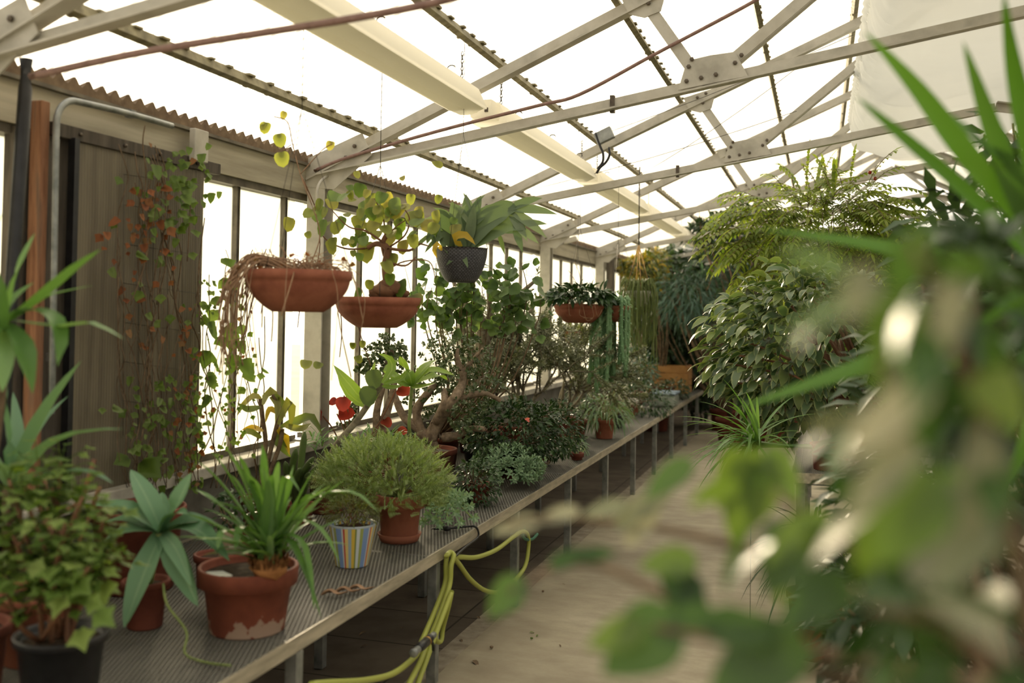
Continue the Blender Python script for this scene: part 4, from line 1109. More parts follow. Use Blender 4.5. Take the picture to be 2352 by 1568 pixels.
# 15 dark bushes and pots further back
def potted(name, lab, b, pr, h, c, r, n, lf, w, prof, mat, potm='terra', stem='bark', droop=.5, ns=12, group=None, seg=2, **k):
    t = thing(name, lab, 'plant', b, group); top = pot(t, b, pr, pr*.76, h, M[potm], .03)
    bush(t, c, r, n, lf, w, prof, L[mat], M[stem], top, ns, droop, seg=seg, **k); return t
potted('dark_jade_bush', 'broad dark green bush with a single pink flower in the middle of the bench', V((-2.1, 6.25, BZ)), .16, .16, at(1180, 990, 6.3), (.34, .28, .20), 2000, .045, .022, 'ovate', 'darkbush', 'black')
m = MB(); whorl(m, at(1212, 964, 5.98), V((.2, -1, .4)), 7, .02, .014, 'round', .1, .3); o = m.build('flower', leaf_mat('pink_petal', [S(226, 112, 108), S(240, 140, 130)], .3, .5)); 
for ob in bpy.data.objects:
    if ob.get('label', '').startswith('broad dark green bush'): o.parent = ob; o.location = -V(ob['_o']); o.location = (-ob.location.x, -ob.location.y, -ob.location.z)
potted('dark_jade_bush', 'dark green bush right of the pink flower, overhanging the mesh', V((-2.02, 6.57, BZ)), .13, .16, at(1275, 985, 6.9), (.2, .2, .2), 1100, .04, .018, 'lance', 'darkbush', 'black')
b = bz(1235, 1062); t = thing('bare_stem_pot', 'small dark pot at the bench edge with pale bare forked stems', 'plant pot', b); top = pot(t, b, .06, .045, .1, M['terrad'], .02)
m = MB()
for pts in ([(1250, 1045, 6.9), (1262, 1062, 6.85), (1253, 1020, 6.85)], [(1262, 1062, 6.85), (1255, 1035, 6.9), (1250, 1018, 6.9)], [(1262, 1048, 6.85), (1280, 1038, 6.85), (1287, 1022, 6.85)], [(1240, 1065, 6.85), (1258, 1064, 6.8), (1262, 1048, 6.85)]): m.tube(curve(px(pts), 5), .007, 7)
m.tube([top, at(1250, 1045, 6.9)], .008, 7); m.build('stems', M['jadebark'], t)
potted('trailing_succulent', 'little trailing grey succulent hanging over the bench edge right of the bare stems', bz(1325, 1055), .05, .05, at(1318, 1030, 7.4), (.1, .09, .10), 260, .05, .010, 'lance', 'sedum', 'terrad', 'greenstem', .9, 14)
b = bz(1320, 1003)
potted('bright_terracotta_plant', 'bushy dark plant in a bright terracotta pot on the far half of the bench', b, .105, .15, at(1322, 935, 8.6), (.2, .18, .1), 500, .045, .012, 'lance', 'darkbush', 'terra', 'bark')
potted('striped_leaf_plant', 'arching pale striped leaves in a tapered terracotta pot right of the bright terracotta one', bz(1388, 1006), .09, .16, at(1388, 945, 8.5), (.22, .2, .12), 240, .13, .012, 'strap', 'sedum', 'terra', 'greenstem', 1.6, 10, seg=5)
potted('spiky_bush', 'grey green spiky bush behind the tapered terracotta pot', bz(1370, 970), .1, .14, at(1375, 905, 9.2), (.28, .25, .2), 600, .07, .012, 'lance', 'needle', 'terrad', 'greybark')
b = V((-1.95, 9.9, BZ)); potted('leafy_herb', 'leafy green plant in a low pot near the far end of the bench', b, .12, .1, at(1480, 920, 10.4), (.3, .3, .2), 700, .06, .02, 'ovate', 'darkbush', 'terrad')
potted('leafy_herb', 'mid green bush at the far end, right behind the white cloth', V((-2.2, 10.6, BZ)), .14, .14, at(1440, 880, 10.9), (.34, .3, .28), 900, .06, .02, 'ovate', 'far', 'terrad')
potted('leafy_herb', 'taller blue green bush at the far end of the bench under the hanging ropes', V((-2.1, 11.6, BZ)), .15, .15, at(1455, 845, 12.0), (.3, .3, .24), 800, .07, .02, 'ovate', 'farblue', 'terrad')
potted('leafy_bush', 'low leafy bush in front of the orange brown crate', V((-1.9, 12.6, BZ)), .15, .15, at(1545, 895, 12.6), (.22, .25, .13), 500, .06, .02, 'ovate', 'far', 'terrad')
b = bz(1455, 952); t = thing('white_cloth', 'crumpled off white cloth draped over a small terracotta pot far along the bench', 'cloth', b); m = MB()
m.blob(at(1448, 925, 10.5) + V((0, 0, 0)), .10, .07, .055, 14, 9, .14); m.blob(at(1432, 912, 10.5), .05, .05, .06, 10, 7, .15); m.build('cloth', M['cloth'], t)
top = pot(t, b, .065, .05, .1, M['terra'], .02)
b = bz(1410, 990); potted('black_pot_plant', 'dark plant in a black pot just before the white cloth', b + V((-.05, .3, 0)), .09, .12, at(1415, 950, 9.3), (.14, .14, .1), 260, .06, .012, 'lance', 'needle', 'black')
b = bz(1528, 932); t = thing('plastic_tub', 'clear plastic tub with a blue grey lid at the far end of the bench', 'tub', b); m = MB(); m.box(b + V((0, 0, .07)), (.27, .38, .14)); m.build('tub', rough_mat('cloudy_plastic', S(120, 128, 118), S(150, 156, 144), 6, .3), t, False, .03)
m = MB(); m.box(b + V((0, 0, .155)), (.29, .40, .03)); m.build('lid', rough_mat('blue_lid', S(120, 136, 150), S(140, 156, 168), 8, .35), t, False, .012)
b = V((-1.98, 13.7, BZ)); t = thing('crate', 'orange brown wooden crate standing at the far end of the bench', 'crate', b); m = MB()
for i in range(4):
    for y in (-.2, .2): m.box(b + V((0, y, .045 + i*.092)), (.56, .014, .08))
    for x in (-.28, .28): m.box(b + V((x, 0, .045 + i*.092)), (.014, .4, .08))
m.build('slats', rough_mat('crate_wood', S(150, 108, 60), S(178, 134, 80), 5, .85), t, False)
m = MB()
for x in (-.262, .262):
    for y in (-.182, .182): m.box(b + V((x, y, .19)), (.03, .03, .37))
m.box(b + V((0, 0, .012)), (.54, .38, .012)); m.build('corner_posts', M['rust'], t, False)

# ================================================================== HANGING POTS
def hang(name, lab, c, group='hanging pots'): return thing(name, lab, 'hanging pot', c, group)
c = at(686, 622, 3.76)
t = hang('hanging_bowl', 'large hanging terracotta bowl on the left, full of dry trailing stems', c)
bowl(t, c, .20, .095, .155, M['terra']); hangers(t, c, .195, c + V((0, 0, .62)))
m = MB(); ml = MB()
for i in range(150):
    a = U(0, 2*PI); r = U(.02, .19); p = c + V((r*math.cos(a), r*math.sin(a), -.01)); out = V((math.cos(a), math.sin(a), 0))
    if i < 62:
        a = rng.choice((U(2.6, 4.4), U(2.6, 4.4), U(0, 6.28))); out = V((math.cos(a), math.sin(a), 0)); e = c + out*U(.2, .27)
        m.tube(curve([p, c + out*.17 + V((0, 0, U(.02, .06))), e + V((0, 0, -.02)), e + out*U(0, .06) + V((U(-.03, .03), U(-.03, .03), -U(.1, .24))), e + out*U(0, .07) + V((U(-.04, .04), 0, -U(.26, .42)))][:rng.choice((4, 5))], 4), U(.0014, .003), 4)
    else: m.tube(curve([p, p + rdir(.1)*.05, p + rdir(-.2)*.1], 3), .0015, 4)
m.build('stems', M['drystem'], t)
for i in range(40):
    a = U(0, 6.28); ml.lobed(c + V((U(-.2, .2), U(-.2, .2), U(-.01, .05))), rdir(.2), rdir(-.5, .3), U(.008, .02), 3, .3)
ml.build('foliage', L['dry'], t)
c = at(868, 683, 4.64)
t = hang('hanging_bowl', 'hanging terracotta bowl behind the first, with a swollen trunk and yellowing heart shaped leaves', c)
bowl(t, c, .20, .09, .14, M['terra']); hangers(t, c, .195, c + V((0, 0, .62)), ph=1)
m = MB(); D = 4.64
for bx_, by_, br_ in ((885, 668, .055), (905, 664, .05), (868, 672, .04), (920, 674, .035), (893, 655, .04)): m.blob(at(bx_, by_, D), br_*1.2, br_, br_*.75, 12, 8, .12)
for pts, r0, r1 in (([(890, 655), (885, 610), (890, 570), (865, 560), (845, 570)], .02, .011), ([(888, 590), (880, 560), (885, 540)], .018, .008), ([(890, 570), (940, 575), (960, 560), (985, 565)], .008, .003), ([(885, 600), (930, 610), (955, 590)], .006, .003),
                   ([(885, 560), (840, 530), (800, 520), (760, 480)], .006, .002), ([(890, 570), (930, 540), (940, 500), (920, 470)], .005, .002), ([(845, 570), (790, 570), (740, 540), (722, 470)], .005, .002), ([(885, 545), (880, 500), (860, 455)], .005, .002), ([(890, 620), (930, 600), (985, 600), (1000, 640)], .004, .002), ([(722, 470), (700, 420), (690, 400)], .003, .002), ([(780, 690), (785, 760), (780, 820)], .003, .002), ([(830, 690), (822, 740), (838, 800), (852, 840)], .003, .002), ([(880, 560), (910, 520), (960, 490)], .004, .002), ([(722, 470), (735, 560), (720, 640)], .003, .0015)):
    c_ = curve([at(x, y, D + U(-.05, .05)) for x, y in pts], 5); n = len(c_); m.tube(c_, [r0 + (r1 - r0)*i/(n - 1) for i in range(n)], 7)
m.build('stems', M['redstem'], t)
ml = MB(); mg = MB()
def hl(x, y, s, mm, d=D): mm.lobed(at(x, y, d + U(-.12, .12)), V((.1, -.9, .35)) + rdir()*.6, V((U(-.5, .5), 0, -1)), s, 1 if U(0, 1) < .5 else 3, .12, .15, .34)
for x, y, s in ((842, 552, .062), (745, 500, .05), (775, 440, .05), (800, 440, .045), (830, 460, .04), (880, 440, .05), (905, 450, .05), (950, 480, .06), (985, 500, .05), (965, 470, .045), (870, 500, .05), (900, 530, .04), (740, 470, .05), (720, 480, .04), (920, 640, .055), (945, 675, .06), (870, 680, .055), (895, 625, .035), (860, 470, .05), (925, 465, .05), (820, 490, .05), (790, 495, .04), (1000, 480, .04), (905, 590, .04), (850, 640, .03), (830, 660, .04), (965, 500, .05), (880, 515, .04), (760, 455, .045), (855, 440, .045), (915, 500, .04), (835, 780, .022), (810, 785, .022), (820, 815, .028), (705, 825, .04), (735, 830, .03)):
    hl(x, y, s, ml if U(0, 1) < .7 else mg)
for _ in range(70): hl(rng.gauss(870, 75), rng.gauss(500, 45), U(.02, .045), ml if U(0, 1) < .7 else mg)
ml.build('foliage', L['yvine'], t); mg.build('green_foliage', L['vine'], t)
# tendril climbing to the roof
m = MB(); ml = MB(); D = 4.2
base = at(716, 470, D)
t = thing('climbing_shoot', 'thin climbing shoot with a few pale leaves reaching the roof left of the white post', 'vine', base)
for pts in ([(716, 470), (690, 400), (672, 330), (660, 280), (630, 268)], [(690, 400), (740, 345), (765, 330)], [(716, 470), (735, 540), (712, 610)], [(672, 330), (650, 345)]):
    m.tube(curve([at(x, y, D) for x, y in pts], 5), .0024, 5)
m.build('stems', M['drystem'], t)
for x, y, s in ((612, 284, .035), (640, 310, .04), (645, 352, .045), (655, 260, .025), (762, 328, .028), (606, 290, .02)): ml.lobed(at(x, y - 6, D), V((.2, -1, .2)) + rdir()*.3, V((U(-.4, .3), 0, -1)), s*.9, 1, .0, .12, .3)
ml.build('foliage', L['yvine'], t)

c = at(1060, 570, 4.8)
t = hang('hanging_pot', 'black woven plastic hanging pot holding a staghorn fern', c)
m = MB(); rr = .126; h = .165; bb = c - V((0, 0, h)); pr = [(.03, 0), (.062, 0)]
for i in range(1, 13):
    q = i/12; pr.append((.066 + (rr - .066)*math.sin(q*PI/2)**.72, h*q))
pr += [(rr + .003, h), (rr - .006, h), (rr - .01, h - .02)]
m.lathe(bb, pr, 48); m.build('pot', M['weave'], t)
for k in t.children: k.data.transform(Matrix.Translation(bb*0))
m = MB(); m.lathe(c, [(rr - .012, -.03), (rr - .013, -.015), (.002, -.008)], 24); m.build('soil', M['soil'], t)
hangers(t, c, rr, c + V((0, 0, .55)), rad=.0012)
m = MB(); D = 4.8
def frond(pts, w_, forks=0, d0=0):
    P_ = [at(x, y, D + d0*k/len(pts)) for k, (x, y) in enumerate(pts)]; c_ = curve(P_, 5); n = len(c_); m.blade(c_, w_, 'lance' if not forks else 'strap', V((0, -1, .3)), .35)
    e = c_[-1]; d = (c_[-1] - c_[-3]).normalized()
    if forks:
        q = c_[-5]; sd = d.cross(V((0, -1, .2))).normalized()
        for k in range(forks):
            f = (k/(forks - 1) - .5)*2 if forks > 1 else 0; m.leaf(q, (d + sd*f*.8).normalized(), w_*U(1.4, 2.2), w_*.42, 'lance', 4, .4, .2, 0, V((0, -1, .3)))
for pts, w_, fk, dd in (([(1060, 565), (1050, 520), (1040, 470)], .055, 2, 0), ([(1065, 565), (1072, 510), (1070, 455)], .05, 2, .1), ([(1068, 565), (1085, 510), (1102, 458)], .055, 2, .05), ([(1070, 565), (1110, 520), (1155, 490), (1180, 488)], .10, 4, -.1), ([(1072, 565), (1120, 540), (1165, 520), (1200, 530)], .08, 3, -.15), ([(1055, 565), (1030, 520), (1012, 500), (1000, 510)], .06, 2, -.05),
                        ([(1052, 566), (1020, 545), (1000, 535), (985, 560)], .05, 2, -.1), ([(1060, 565), (1056, 550), (1062, 575), (1055, 592)], .05, 2, -.16), ([(1050, 566), (1015, 545), (1005, 560)], .05, 2, -.12), ([(1075, 565), (1090, 530), (1120, 480)], .05, 2, .1), ([(1062, 565), (1062, 520), (1055, 480)], .045, 2, .12), ([(1075, 566), (1105, 545), (1135, 535), (1150, 540)], .05, 2, .05), ([(1068, 566), (1080, 535), (1088, 478)], .05, 2, -.03)):
    frond([(1060 + (x - 1060)*1.06, 566 + (y - 566)*1.08) for x, y in pts], w_*1.2, fk, dd)
m.build('foliage', L['stag'], t)
m = MB(); bladepx(m, [(1060, 566, 4.72), (1045, 545, 4.68), (1070, 540, 4.65), (1092, 562, 4.64)], .045, 'lance', .3, 8, V((0, -1, .3))); bladepx(m, [(1015, 575, 4.7), (1005, 560, 4.68), (998, 575, 4.66), (1004, 592, 4.66)], .03, 'lance', .3, 8, V((0, -1, .3))); m.build('dying_frond', L['yellow'], t)

c = at(1330, 698, 7.9)
t = hang('hanging_bowl', 'far hanging terracotta bowl with a spreading dark leafy plant', c)
bowl(t, c, .20, .10, .15, M['terra']); hangers(t, c, .19, c + V((0, 0, .6)))
bush(t, c + V((0, 0, .05)), (.27, .24, .09), 420, .085, .034, 'ovate', L['darkbush'], M['drystem'], c, 12, 1.0, seg=3, stemr=.003, zmin=-.2)
m = MB()
for i in range(8): a = U(2.5, 5.5); o = V((math.cos(a), math.sin(a), 0)); m.tube(curve([c + o*.15, c + o*.22 + V((0, 0, .01)), c + o*.215 + V((U(-.05, .05), 0, -U(.06, .13))), c + o*.2 + V((U(-.1, .1), 0, -U(.03, .12)))], 5), .002, 4)
for e in ((1305, 620), (1320, 600)): m.tube(curve([c, c.lerp(at(*e, 7.9), .6) + V((.03, 0, 0)), at(*e, 7.9)], 5), .002, 4)
m.build('runners', M['drystem'], t)
c = at(1418, 702, 8.0)
t = hang('hanging_pot', 'small hanging terracotta pot with long pale green tails of burro tail', c); bowl(t, c, .105, .06, .13, M['terra']); hangers(t, c, .10, c + V((0, 0, .5)))
m = MB(); s = MB()
def tail(p, e, ln, r=.03):
    c_ = curve([p, (V(p) + V(e))/2 + V((0, 0, .05)), e, V(e) - V((U(-.01, .01), 0, ln*.5)), V(e) - V((U(-.02, .02), 0, ln))], 5); m.tube(c_, .015, 6)
    tot = sum((c_[i + 1] - c_[i]).length for i in range(len(c_) - 1)); k = max(20, int(tot/.0075)); 
    for i in range(k):
        f = i/k*(len(c_) - 1); j = int(f); q = c_[j].lerp(c_[j + 1], f - j); a = i*2.4; o = V((math.cos(a), math.sin(a), -.35)); m.leaf(q, o, r*1.25, r*.62, 'round', 2, .2, .3)
for i in range(30):
    x = rng.choice((U(1378, 1412), U(1378, 1412), U(1425, 1445), U(1340, 1380))); y = U(690, 715) if x > 1378 else U(745, 760); tail(c + V((U(-.06, .06), U(-.06, .06), 0)), at(x, y, 7.95 + U(-.12, .12)), U(.35, .58) if x < 1380 else U(.4, .68))
for i in range(60):
    o = rdir(-.2); tail_p = c + V((o.x*.14, o.y*.14, o.z*.1)); m.leaf(tail_p, o, .03, .014, 'round', 2)
m.build('foliage', L['burro'], t)
c = at(1466, 668, 9.0)
t = hang('rope_hung_pot', 'white pot hung on four tan ropes with a curtain of thin green stems', c); bowl(t, c, .11, .07, .14, M['cloth']); hangers(t, c, .115, at(1462, 562, 9.0), 4, 'rope', .006)
m = MB()
for i in range(220):
    a = U(0, 6.28); o = V((math.cos(a), math.sin(a), 0)); r = U(.05, .15); ln = U(.15, .75)*U(.6, 1); m.tube(curve([c + o*.03, c + o*r + V((0, 0, U(.0, .12))), c + o*(r + .03) - V((0, 0, ln*.5)), c + o*(r + .02) + V((U(-.03, .03), U(-.03, .03), -ln))], 4), .0032, 4)
m.build('stems', leaf_mat('rhipsalis_stem', [S(104, 120, 62), S(130, 142, 84)], .3, .5), t)
c = at(1325, 760, 9.3); t = hang('moss_basket', 'yellow green mossy hanging basket below the far terracotta bowl', c); bowl(t, c, .14, .08, .12, M['terrad']); hangers(t, c, .13, c + V((0, 0, .7)))
bush(t, at(1340, 800, 9.3), (.24, .2, .26), 900, .05, .012, 'lance', L['moss'], M['greenstem'], c, 16, 1.0, seg=2, stemr=.002)
# ================================================================== FAR END: shrubs filling the end of the house
M['black2'] = M['black']
def floor_shrub(name, lab, base, c, r, n, lf, w, prof, mat, potr=.2, poth=.3, droop=.6, ns=14, shell=.35, lobed=None, seg=2, stemr=.014, cat='shrub', stem='bark', potm='terrad', **k):
    t = thing(name, lab, cat, base); top = pot(t, base, potr, potr*.78, poth, M[potm], .04)
    bush(t, c, r, n, lf, w, prof, L[mat], M[stem], top, ns, droop, seg=seg, shell=shell, lobed=lobed, stemr=stemr, **k); return t
floor_shrub('tall_shrub', 'tall dark shrub in deep shade at the end of the path', V((-.45, 14.9, 0)), at(1610, 790, 14.7), (.75, .6, 1.1), 1700, .16, .06, 'ovate', 'far')
floor_shrub('tall_shrub', 'dark shrub with glossy leaves rising behind the hanging rope pot', V((-1.3, 14.4, 0)), at(1520, 700, 14.3), (.55, .4, .85), 1400, .14, .055, 'ovate', 'far')
floor_shrub('feathery_shrub', 'grey blue feathery shrub high in the shade at the far end', V((-1.1, 13.2, 0)), at(1590, 680, 13.0), (.45, .4, .4), 900, .2, .02, 'lance', 'farblue', droop=1.2)
floor_shrub('tall_shrub', 'dense dark shrub directly behind the orange brown crate', V((-1.1, 14.75, 0)), at(1545, 790, 14.55), (.55, .3, .8), 1700, .13, .06, 'ovate', 'far', shell=.3, ns=5)
floor_shrub('creeper', 'brownish yellow creeper hanging in front of the far timber post', V((-2.2, 14.0, 0)), at(1470, 610, 13.8), (.42, .4, .36), 900, .1, .04, 'ovate', 'curl', stem='bark')
floor_shrub('monstera', 'big leaved dark plant under the roof at the far end, its slit leaves catching light', V((-1.3, 15.6, 0)), at(1600, 620, 15.2), (.7, .5, .4), 110, .6, .5, 'ovate', 'far', lobed=(9, .45, .1, .3, .1), ns=8, stemr=.02)
floor_shrub('tall_shrub', 'dark leafy crown under the roof right of the farthest lamp', V((-.6, 13.4, 0)), at(1670, 520, 13.0), (.6, .5, .35), 900, .13, .05, 'ovate', 'far', shell=.4)
floor_shrub('tall_shrub', 'dark shrub deep in the shade right behind the variegated bush', V((.2, 12.4, 0)), at(1800, 760, 12.0), (.9, .7, 1.1), 1500, .16, .06, 'ovate', 'far')
floor_shrub('tall_shrub', 'broad dark shrub against the end boards on the right', V((1.8, 14.0, 0)), V((1.8, 14.0, 1.7)), (1.2, .8, 1.3), 1500, .18, .07, 'ovate', 'far')
floor_shrub('tall_shrub', 'dark shrub in the far right corner of the house', V((3.8, 13.0, 0)), V((3.8, 13.0, 1.5)), (1.0, .9, 1.2), 1000, .18, .07, 'ovate', 'far')
m = MB(); m.box((-2.62, 12.75, 1.62), (.09, .09, 1.446)); tag(m.build('timber_post', M['greyw'], None, False), 'far brown timber post beside the last white column', 'post')
for k in range(3):
    p = V((-1.5 + .25*k, 12.9, 2.95 - .1*k)); m = MB(); m.tube(curve([p, p + V((.05, 0, -.4)), p + V((.16, .1, -.75)), p + V((.1, .1, -1.0))], 5), .008, 5)
    tag(m.build('aerial_root', M['drystem']), ['brown dangling root left of the dark leafy crown', 'brown dangling root in the middle of the far shade', 'brown dangling root nearest the farthest lamp'][k], 'root', 'dangling roots at the far end')

# ================================================================== RIGHT BENCH
b = V((.35, 6.0, .842))
t = thing('variegated_bush', 'big rounded bush with cream edged drooping leaves on the right bench', 'shrub', b)
top = pot(t, b, .2, .15, .25, M['terrad'], .04)
c0 = at(1870, 815, 5.9); R_ = V((.60, .55, .50))
m = MB()
for i in range(2000):
    o = rdir(-.95); k = .6 + .4*U(0, 1)**.45; k *= 1 + .12*math.sin(4*math.atan2(o.y, o.x) + 3*o.z) + .07*math.sin(9*o.z + 2*o.x)
    p = c0 + V((o.x*R_.x, o.y*R_.y, o.z*R_.z))*k
    d = (V((o.x, o.y, .15 + o.z*.35)) + rdir()*.5).normalized(); l = U(.075, .135)
    m.leaf(p, d, l, l*U(.46, .58), 'ovate', 4, U(.8, 2.0), .22, U(-.8, .8))
m.build('foliage', L['varieg'], t)
m = MB()
for i in range(26):
    o = rdir(-.5); e = c0 + V((o.x*R_.x, o.y*R_.y, o.z*R_.z))*.85; m.tube(curve([top, top.lerp(e, .5) + rdir()*.08, e], 4), [.014 - .001*j for j in range(9)], 6)
for x, y in ((1910, 880), (2015, 860), (1950, 860)): m.tube(curve([top, at(x - 10, y + 60, 5.6), at(x, y, 5.55), at(x - 20, y - 80, 5.7)], 4), .011, 6)
m.build('stems', M['redstem'], t)

b = V((.15, 7.6, .842))
t = thing('compound_leaf_tree', 'small tree with arching feather shaped yellow green leaves above the variegated bush', 'tree', b)
top = pot(t, b, .2, .16, .26, M['terrad'], .04)
m = MB(); ml = MB(); c0 = at(1890, 535, 7.4)
for k in range(330):
    o = rdir(-.85); e = c0 + V((o.x*.70, o.y*.5, o.z*.36))*U(.45, 1)
    if k < 34: m.tube(curve([top, V((top.x + U(-.08, .08), top.y, 1.6)), e], 5), [.016 - .0014*j for j in range(11)], 6)
    d = (V((o.x, o.y - .25, .25 + o.z*.5)) + rdir()*.35).normalized(); p = e; n = 9; step = U(.03, .042); sd = perp(d)[0]
    pts = [p]
    for j in range(n):
        d = (d + V((0, 0, -.13))).normalized(); q = p + d*step; sd = (sd - d*sd.dot(d)).normalized()
        for s in (-1, 1): ml.leaf(q, (d*.55 + sd*s + V((0, 0, -.15))).normalized(), U(.07, .10)*(1 - .04*j), .03, 'lance', 3, .5, .25)
        pts.append(q); p = q
    ml.leaf(p, d, .09, .026, 'lance', 3, .4); m.tube(pts, .003, 4, False)
m.build('stems', M['bark'], t); ml.build('foliage', L['compound'], t)
m = MB()
for x, y in ((1998, 396), (2010, 410), (1735, 475)): m.blob(at(x, y, 7.3), .014, .014, .014, 8, 6)
m.build('berries', L['red'], t)
b = V((.05, 5.3, .842))
t = thing('spider_plant', 'spider plant with arching narrow green leaves at the front corner of the right bench', 'plant', b); top = pot(t, b, .1, .08, .13, M['terrad'], .025)
m = MB(); c1 = at(1735, 1020, 5.0); c1 = V((c1.x, c1.y, c1.z))
m.tube([top, c1], .02, 8)
for i in range(70):
    a = U(1.9, 4.9) if i < 50 else U(0, 6.28); e = U(-.1, 1.2); d = V((math.cos(a)*math.cos(e), math.sin(a)*math.cos(e), math.sin(e))); m.leaf(c1 + rdir()*.03, d, U(.22, .42), U(.014, .02), 'strap', 8, U(.7, 2.0), .4)
m.build('foliage', L['grass'], t)
b = V((-.02, 5.0, 0)); 
t = thing('hanging_grass', 'dark grassy plant with drooping blades standing on the floor below the spider plant', 'plant', b); top = pot(t, b, .13, .1, .3, M['terrad'], .03)
m = MB()
c1 = top + V((0, 0, .2)); m.tube([top - V((0, 0, .03)), c1], .03, 8)
for i in range(110):
    a = U(0, 6.28); e = U(.0, 1.3); d = V((math.cos(a)*math.cos(e), math.sin(a)*math.cos(e), math.sin(e))); m.leaf(c1 + rdir()*.04, d, U(.25, .5), U(.010, .016), 'strap', 7, U(1.2, 2.6), .4)
m.build('foliage', L['far'], t)
q = at(1725, 1150, 4.6)
t = thing('plant_sign', 'small blank grey plant label on a stick, below the right bench front', 'label', (q.x, q.y, 0))
m = MB(); m.box(q, (.085, .003, .04), Matrix.Rotation(.08, 3, 'Y')); m.build('plate', M['white'], t, False, .004)
m = MB(); m.tube([q + V((0, .004, 0)), V((q.x, q.y + .004, 0))], .003, 6); m.build('stick', M['galv'], t)
b = V((.02, 5.65, 0)); t = thing('floor_pot', 'terracotta pot on the floor behind the right bench leg, a yellow leaf beside it', 'plant pot', b); top = pot(t, b, .13, .095, .24, M['terra'], .05)
bush(t, top + V((0, 0, .12)), (.2, .16, .15), 160, .09, .03, 'ovate', L['geran'], M['greenstem'], top, 8, .8, seg=3, stemr=.003)
q = at(1862, 1420, 4.9); m = MB(); m.leaf((.07, 5.32, .03), V((.5, -.6, .5)), .09, .03, 'lance', 4, .5); m.tube([V((.07, 5.32, .0)), V((.07, 5.32, .03))], .002, 4); tag(m.build('yellow_leaf', L['yellow']), 'fallen yellow leaf by the right bench leg', 'leaf')
floor_shrub('dark_shrub', 'dense dark shrub filling the lower right, behind the blurred near leaves', V((.95, 3.4, 0)), at(2230, 1120, 3.1), (.42, .45, .62), 1500, .11, .045, 'ovate', 'far', shell=.3)
floor_shrub('dark_shrub', 'dark shrub low on the right edge beside the path', V((.55, 2.9, 0)), at(2080, 1430, 2.9), (.26, .3, .36), 700, .10, .04, 'ovate', 'far', shell=.3)
floor_shrub('dark_shrub', 'tall dark shrub at the right edge behind the yucca spikes', V((1.32, 3.78, 0)), at(2330, 720, 3.4), (.38, .4, .5), 1000, .13, .05, 'ovate', 'far', shell=.3)
floor_shrub('glossy_shrub', 'sprigs of glossy dark green leaves at upper right against the plastic duct', V((1.05, 4.7, 0)), at(2330, 330, 4.1), (.16, .16, .2), 60, .12, .05, 'ovate', 'darkbush', shell=.2)

# ================================================================== HOSE, CORD, BITS
XH = -1.56
hm = NT('hose_yellow'); M['hose'] = hm.done(hm.bsdf(S(166, 172, 80), .45, 0, .4))
def hx(pts, off=0): return [onx(x, y, XH + off + (p[0] if p else 0)) for x, y, *p in pts]
t = thing('garden_hose', 'yellow green garden hose looped over the bench leg with a black spray gun', 'hose', onx(1030, 1275, XH))
m = MB(); r = .0115
m.tube(curve(hx([(715, 1572, .10), (760, 1568, .1), (840, 1562, .08), (905, 1545, .06), (955, 1505, .04), (965, 1480, .02), (1000, 1400), (1022, 1340), (1024, 1300), (1026, 1276)]), 6), r, 8)
m.tube(curve(hx([(1026, 1276, -.0), (1034, 1268, -.02), (1042, 1276), (1036, 1300), (1032, 1345), (1010, 1410), (985, 1470), (965, 1520, .03), (940, 1568, .05), (925, 1600, .05)], .028), 6), r, 8)
m.tube(curve(hx([(1038, 1358), (1022, 1400), (1003, 1450), (985, 1500), (960, 1568, .02), (950, 1600, .02)], .055), 6), r, 8)
m.tube(curve(hx([(1038, 1358, .055), (1030, 1395, .05), (1018, 1440, .02), (1014, 1468, .02), (1006, 1474, .02), (995, 1462, .03), (988, 1466, .05)], 0), 6), r*.9, 8)
m.tube(curve(hx([(1040, 1278), (1060, 1279), (1095, 1279), (1140, 1262), (1180, 1232), (1200, 1220), (1212, 1228), (1214, 1255), (1206, 1300), (1180, 1335), (1150, 1358), (1115, 1356), (1080, 1330), (1055, 1296), (1042, 1280)]), 6), r, 8)
m.build('hose', M['hose'], t)
g = MB(); a = onx(996, 1458, XH + .08); e = onx(905, 1540, XH + .11); d = (e - a).normalized()
g.lathe(a + d*.035, [(.012, 0), (.017, .01), (.017, .03), (.013, .035), (.013, .05), (.018, .055), (.019, .12), (.016, .15), (.013, .155)], 16, d); g.build('spray_gun', M['black'], t)
g = MB(); g.lathe(a - d*.01, [(.010, 0), (.013, .005), (.014, .045), (.011, .05)], 14, d); g.lathe(a + d*.19, [(.012, 0), (.0145, .006), (.014, .04), (.017, .05), (.016, .06), (.003, .058)], 14, d); g.build('metal_fitting', M['galv'], t)
g = MB(); p = a + d*.06; g.tube(curve([p, p + V((.0, .025, -.015)), p + V((.0, .045, -.035)), p + V((0, .05, -.06))], 4), .007, 6); g.build('trigger', M['black'], t)
g = MB(); g.lathe(a + d*.083, [(.0185, 0), (.0195, .002), (.0185, .006)], 16, d); g.build('brass_ring', rough_mat('brass', S(180, 140, 70), S(200, 160, 90), 20, .35, .8), t)
m = MB(); m.tube(curve(hx([(1197, 1222), (1205, 1237), (1222, 1238), (1234, 1226)]), 5), .009, 7); m.tube(hx([(1205, 1237), (1205, 1215, -.04), (1205, 1190, -.05)]), .006, 6)
tag(m.build('hose_hook', rough_mat('green_hook', S(44, 96, 74), S(58, 116, 90), 20, .5)), 'small green hook under the bench holding the hose loop', 'hook')
m = MB(); k1 = onz(992, 1214, BZ + .012); m.tube(curve([k1, onz(1030, 1213, BZ + .014), onz(1070, 1209, BZ + .014), onx(1093, 1210, -1.568), onx(1098, 1232, -1.562), onx(1070, 1255, -1.55), onx(1043, 1280, -1.54)], 6), .0055, 6); m.blob(onz(1026, 1213, BZ + .02), .022, .014, .014, 8, 6)
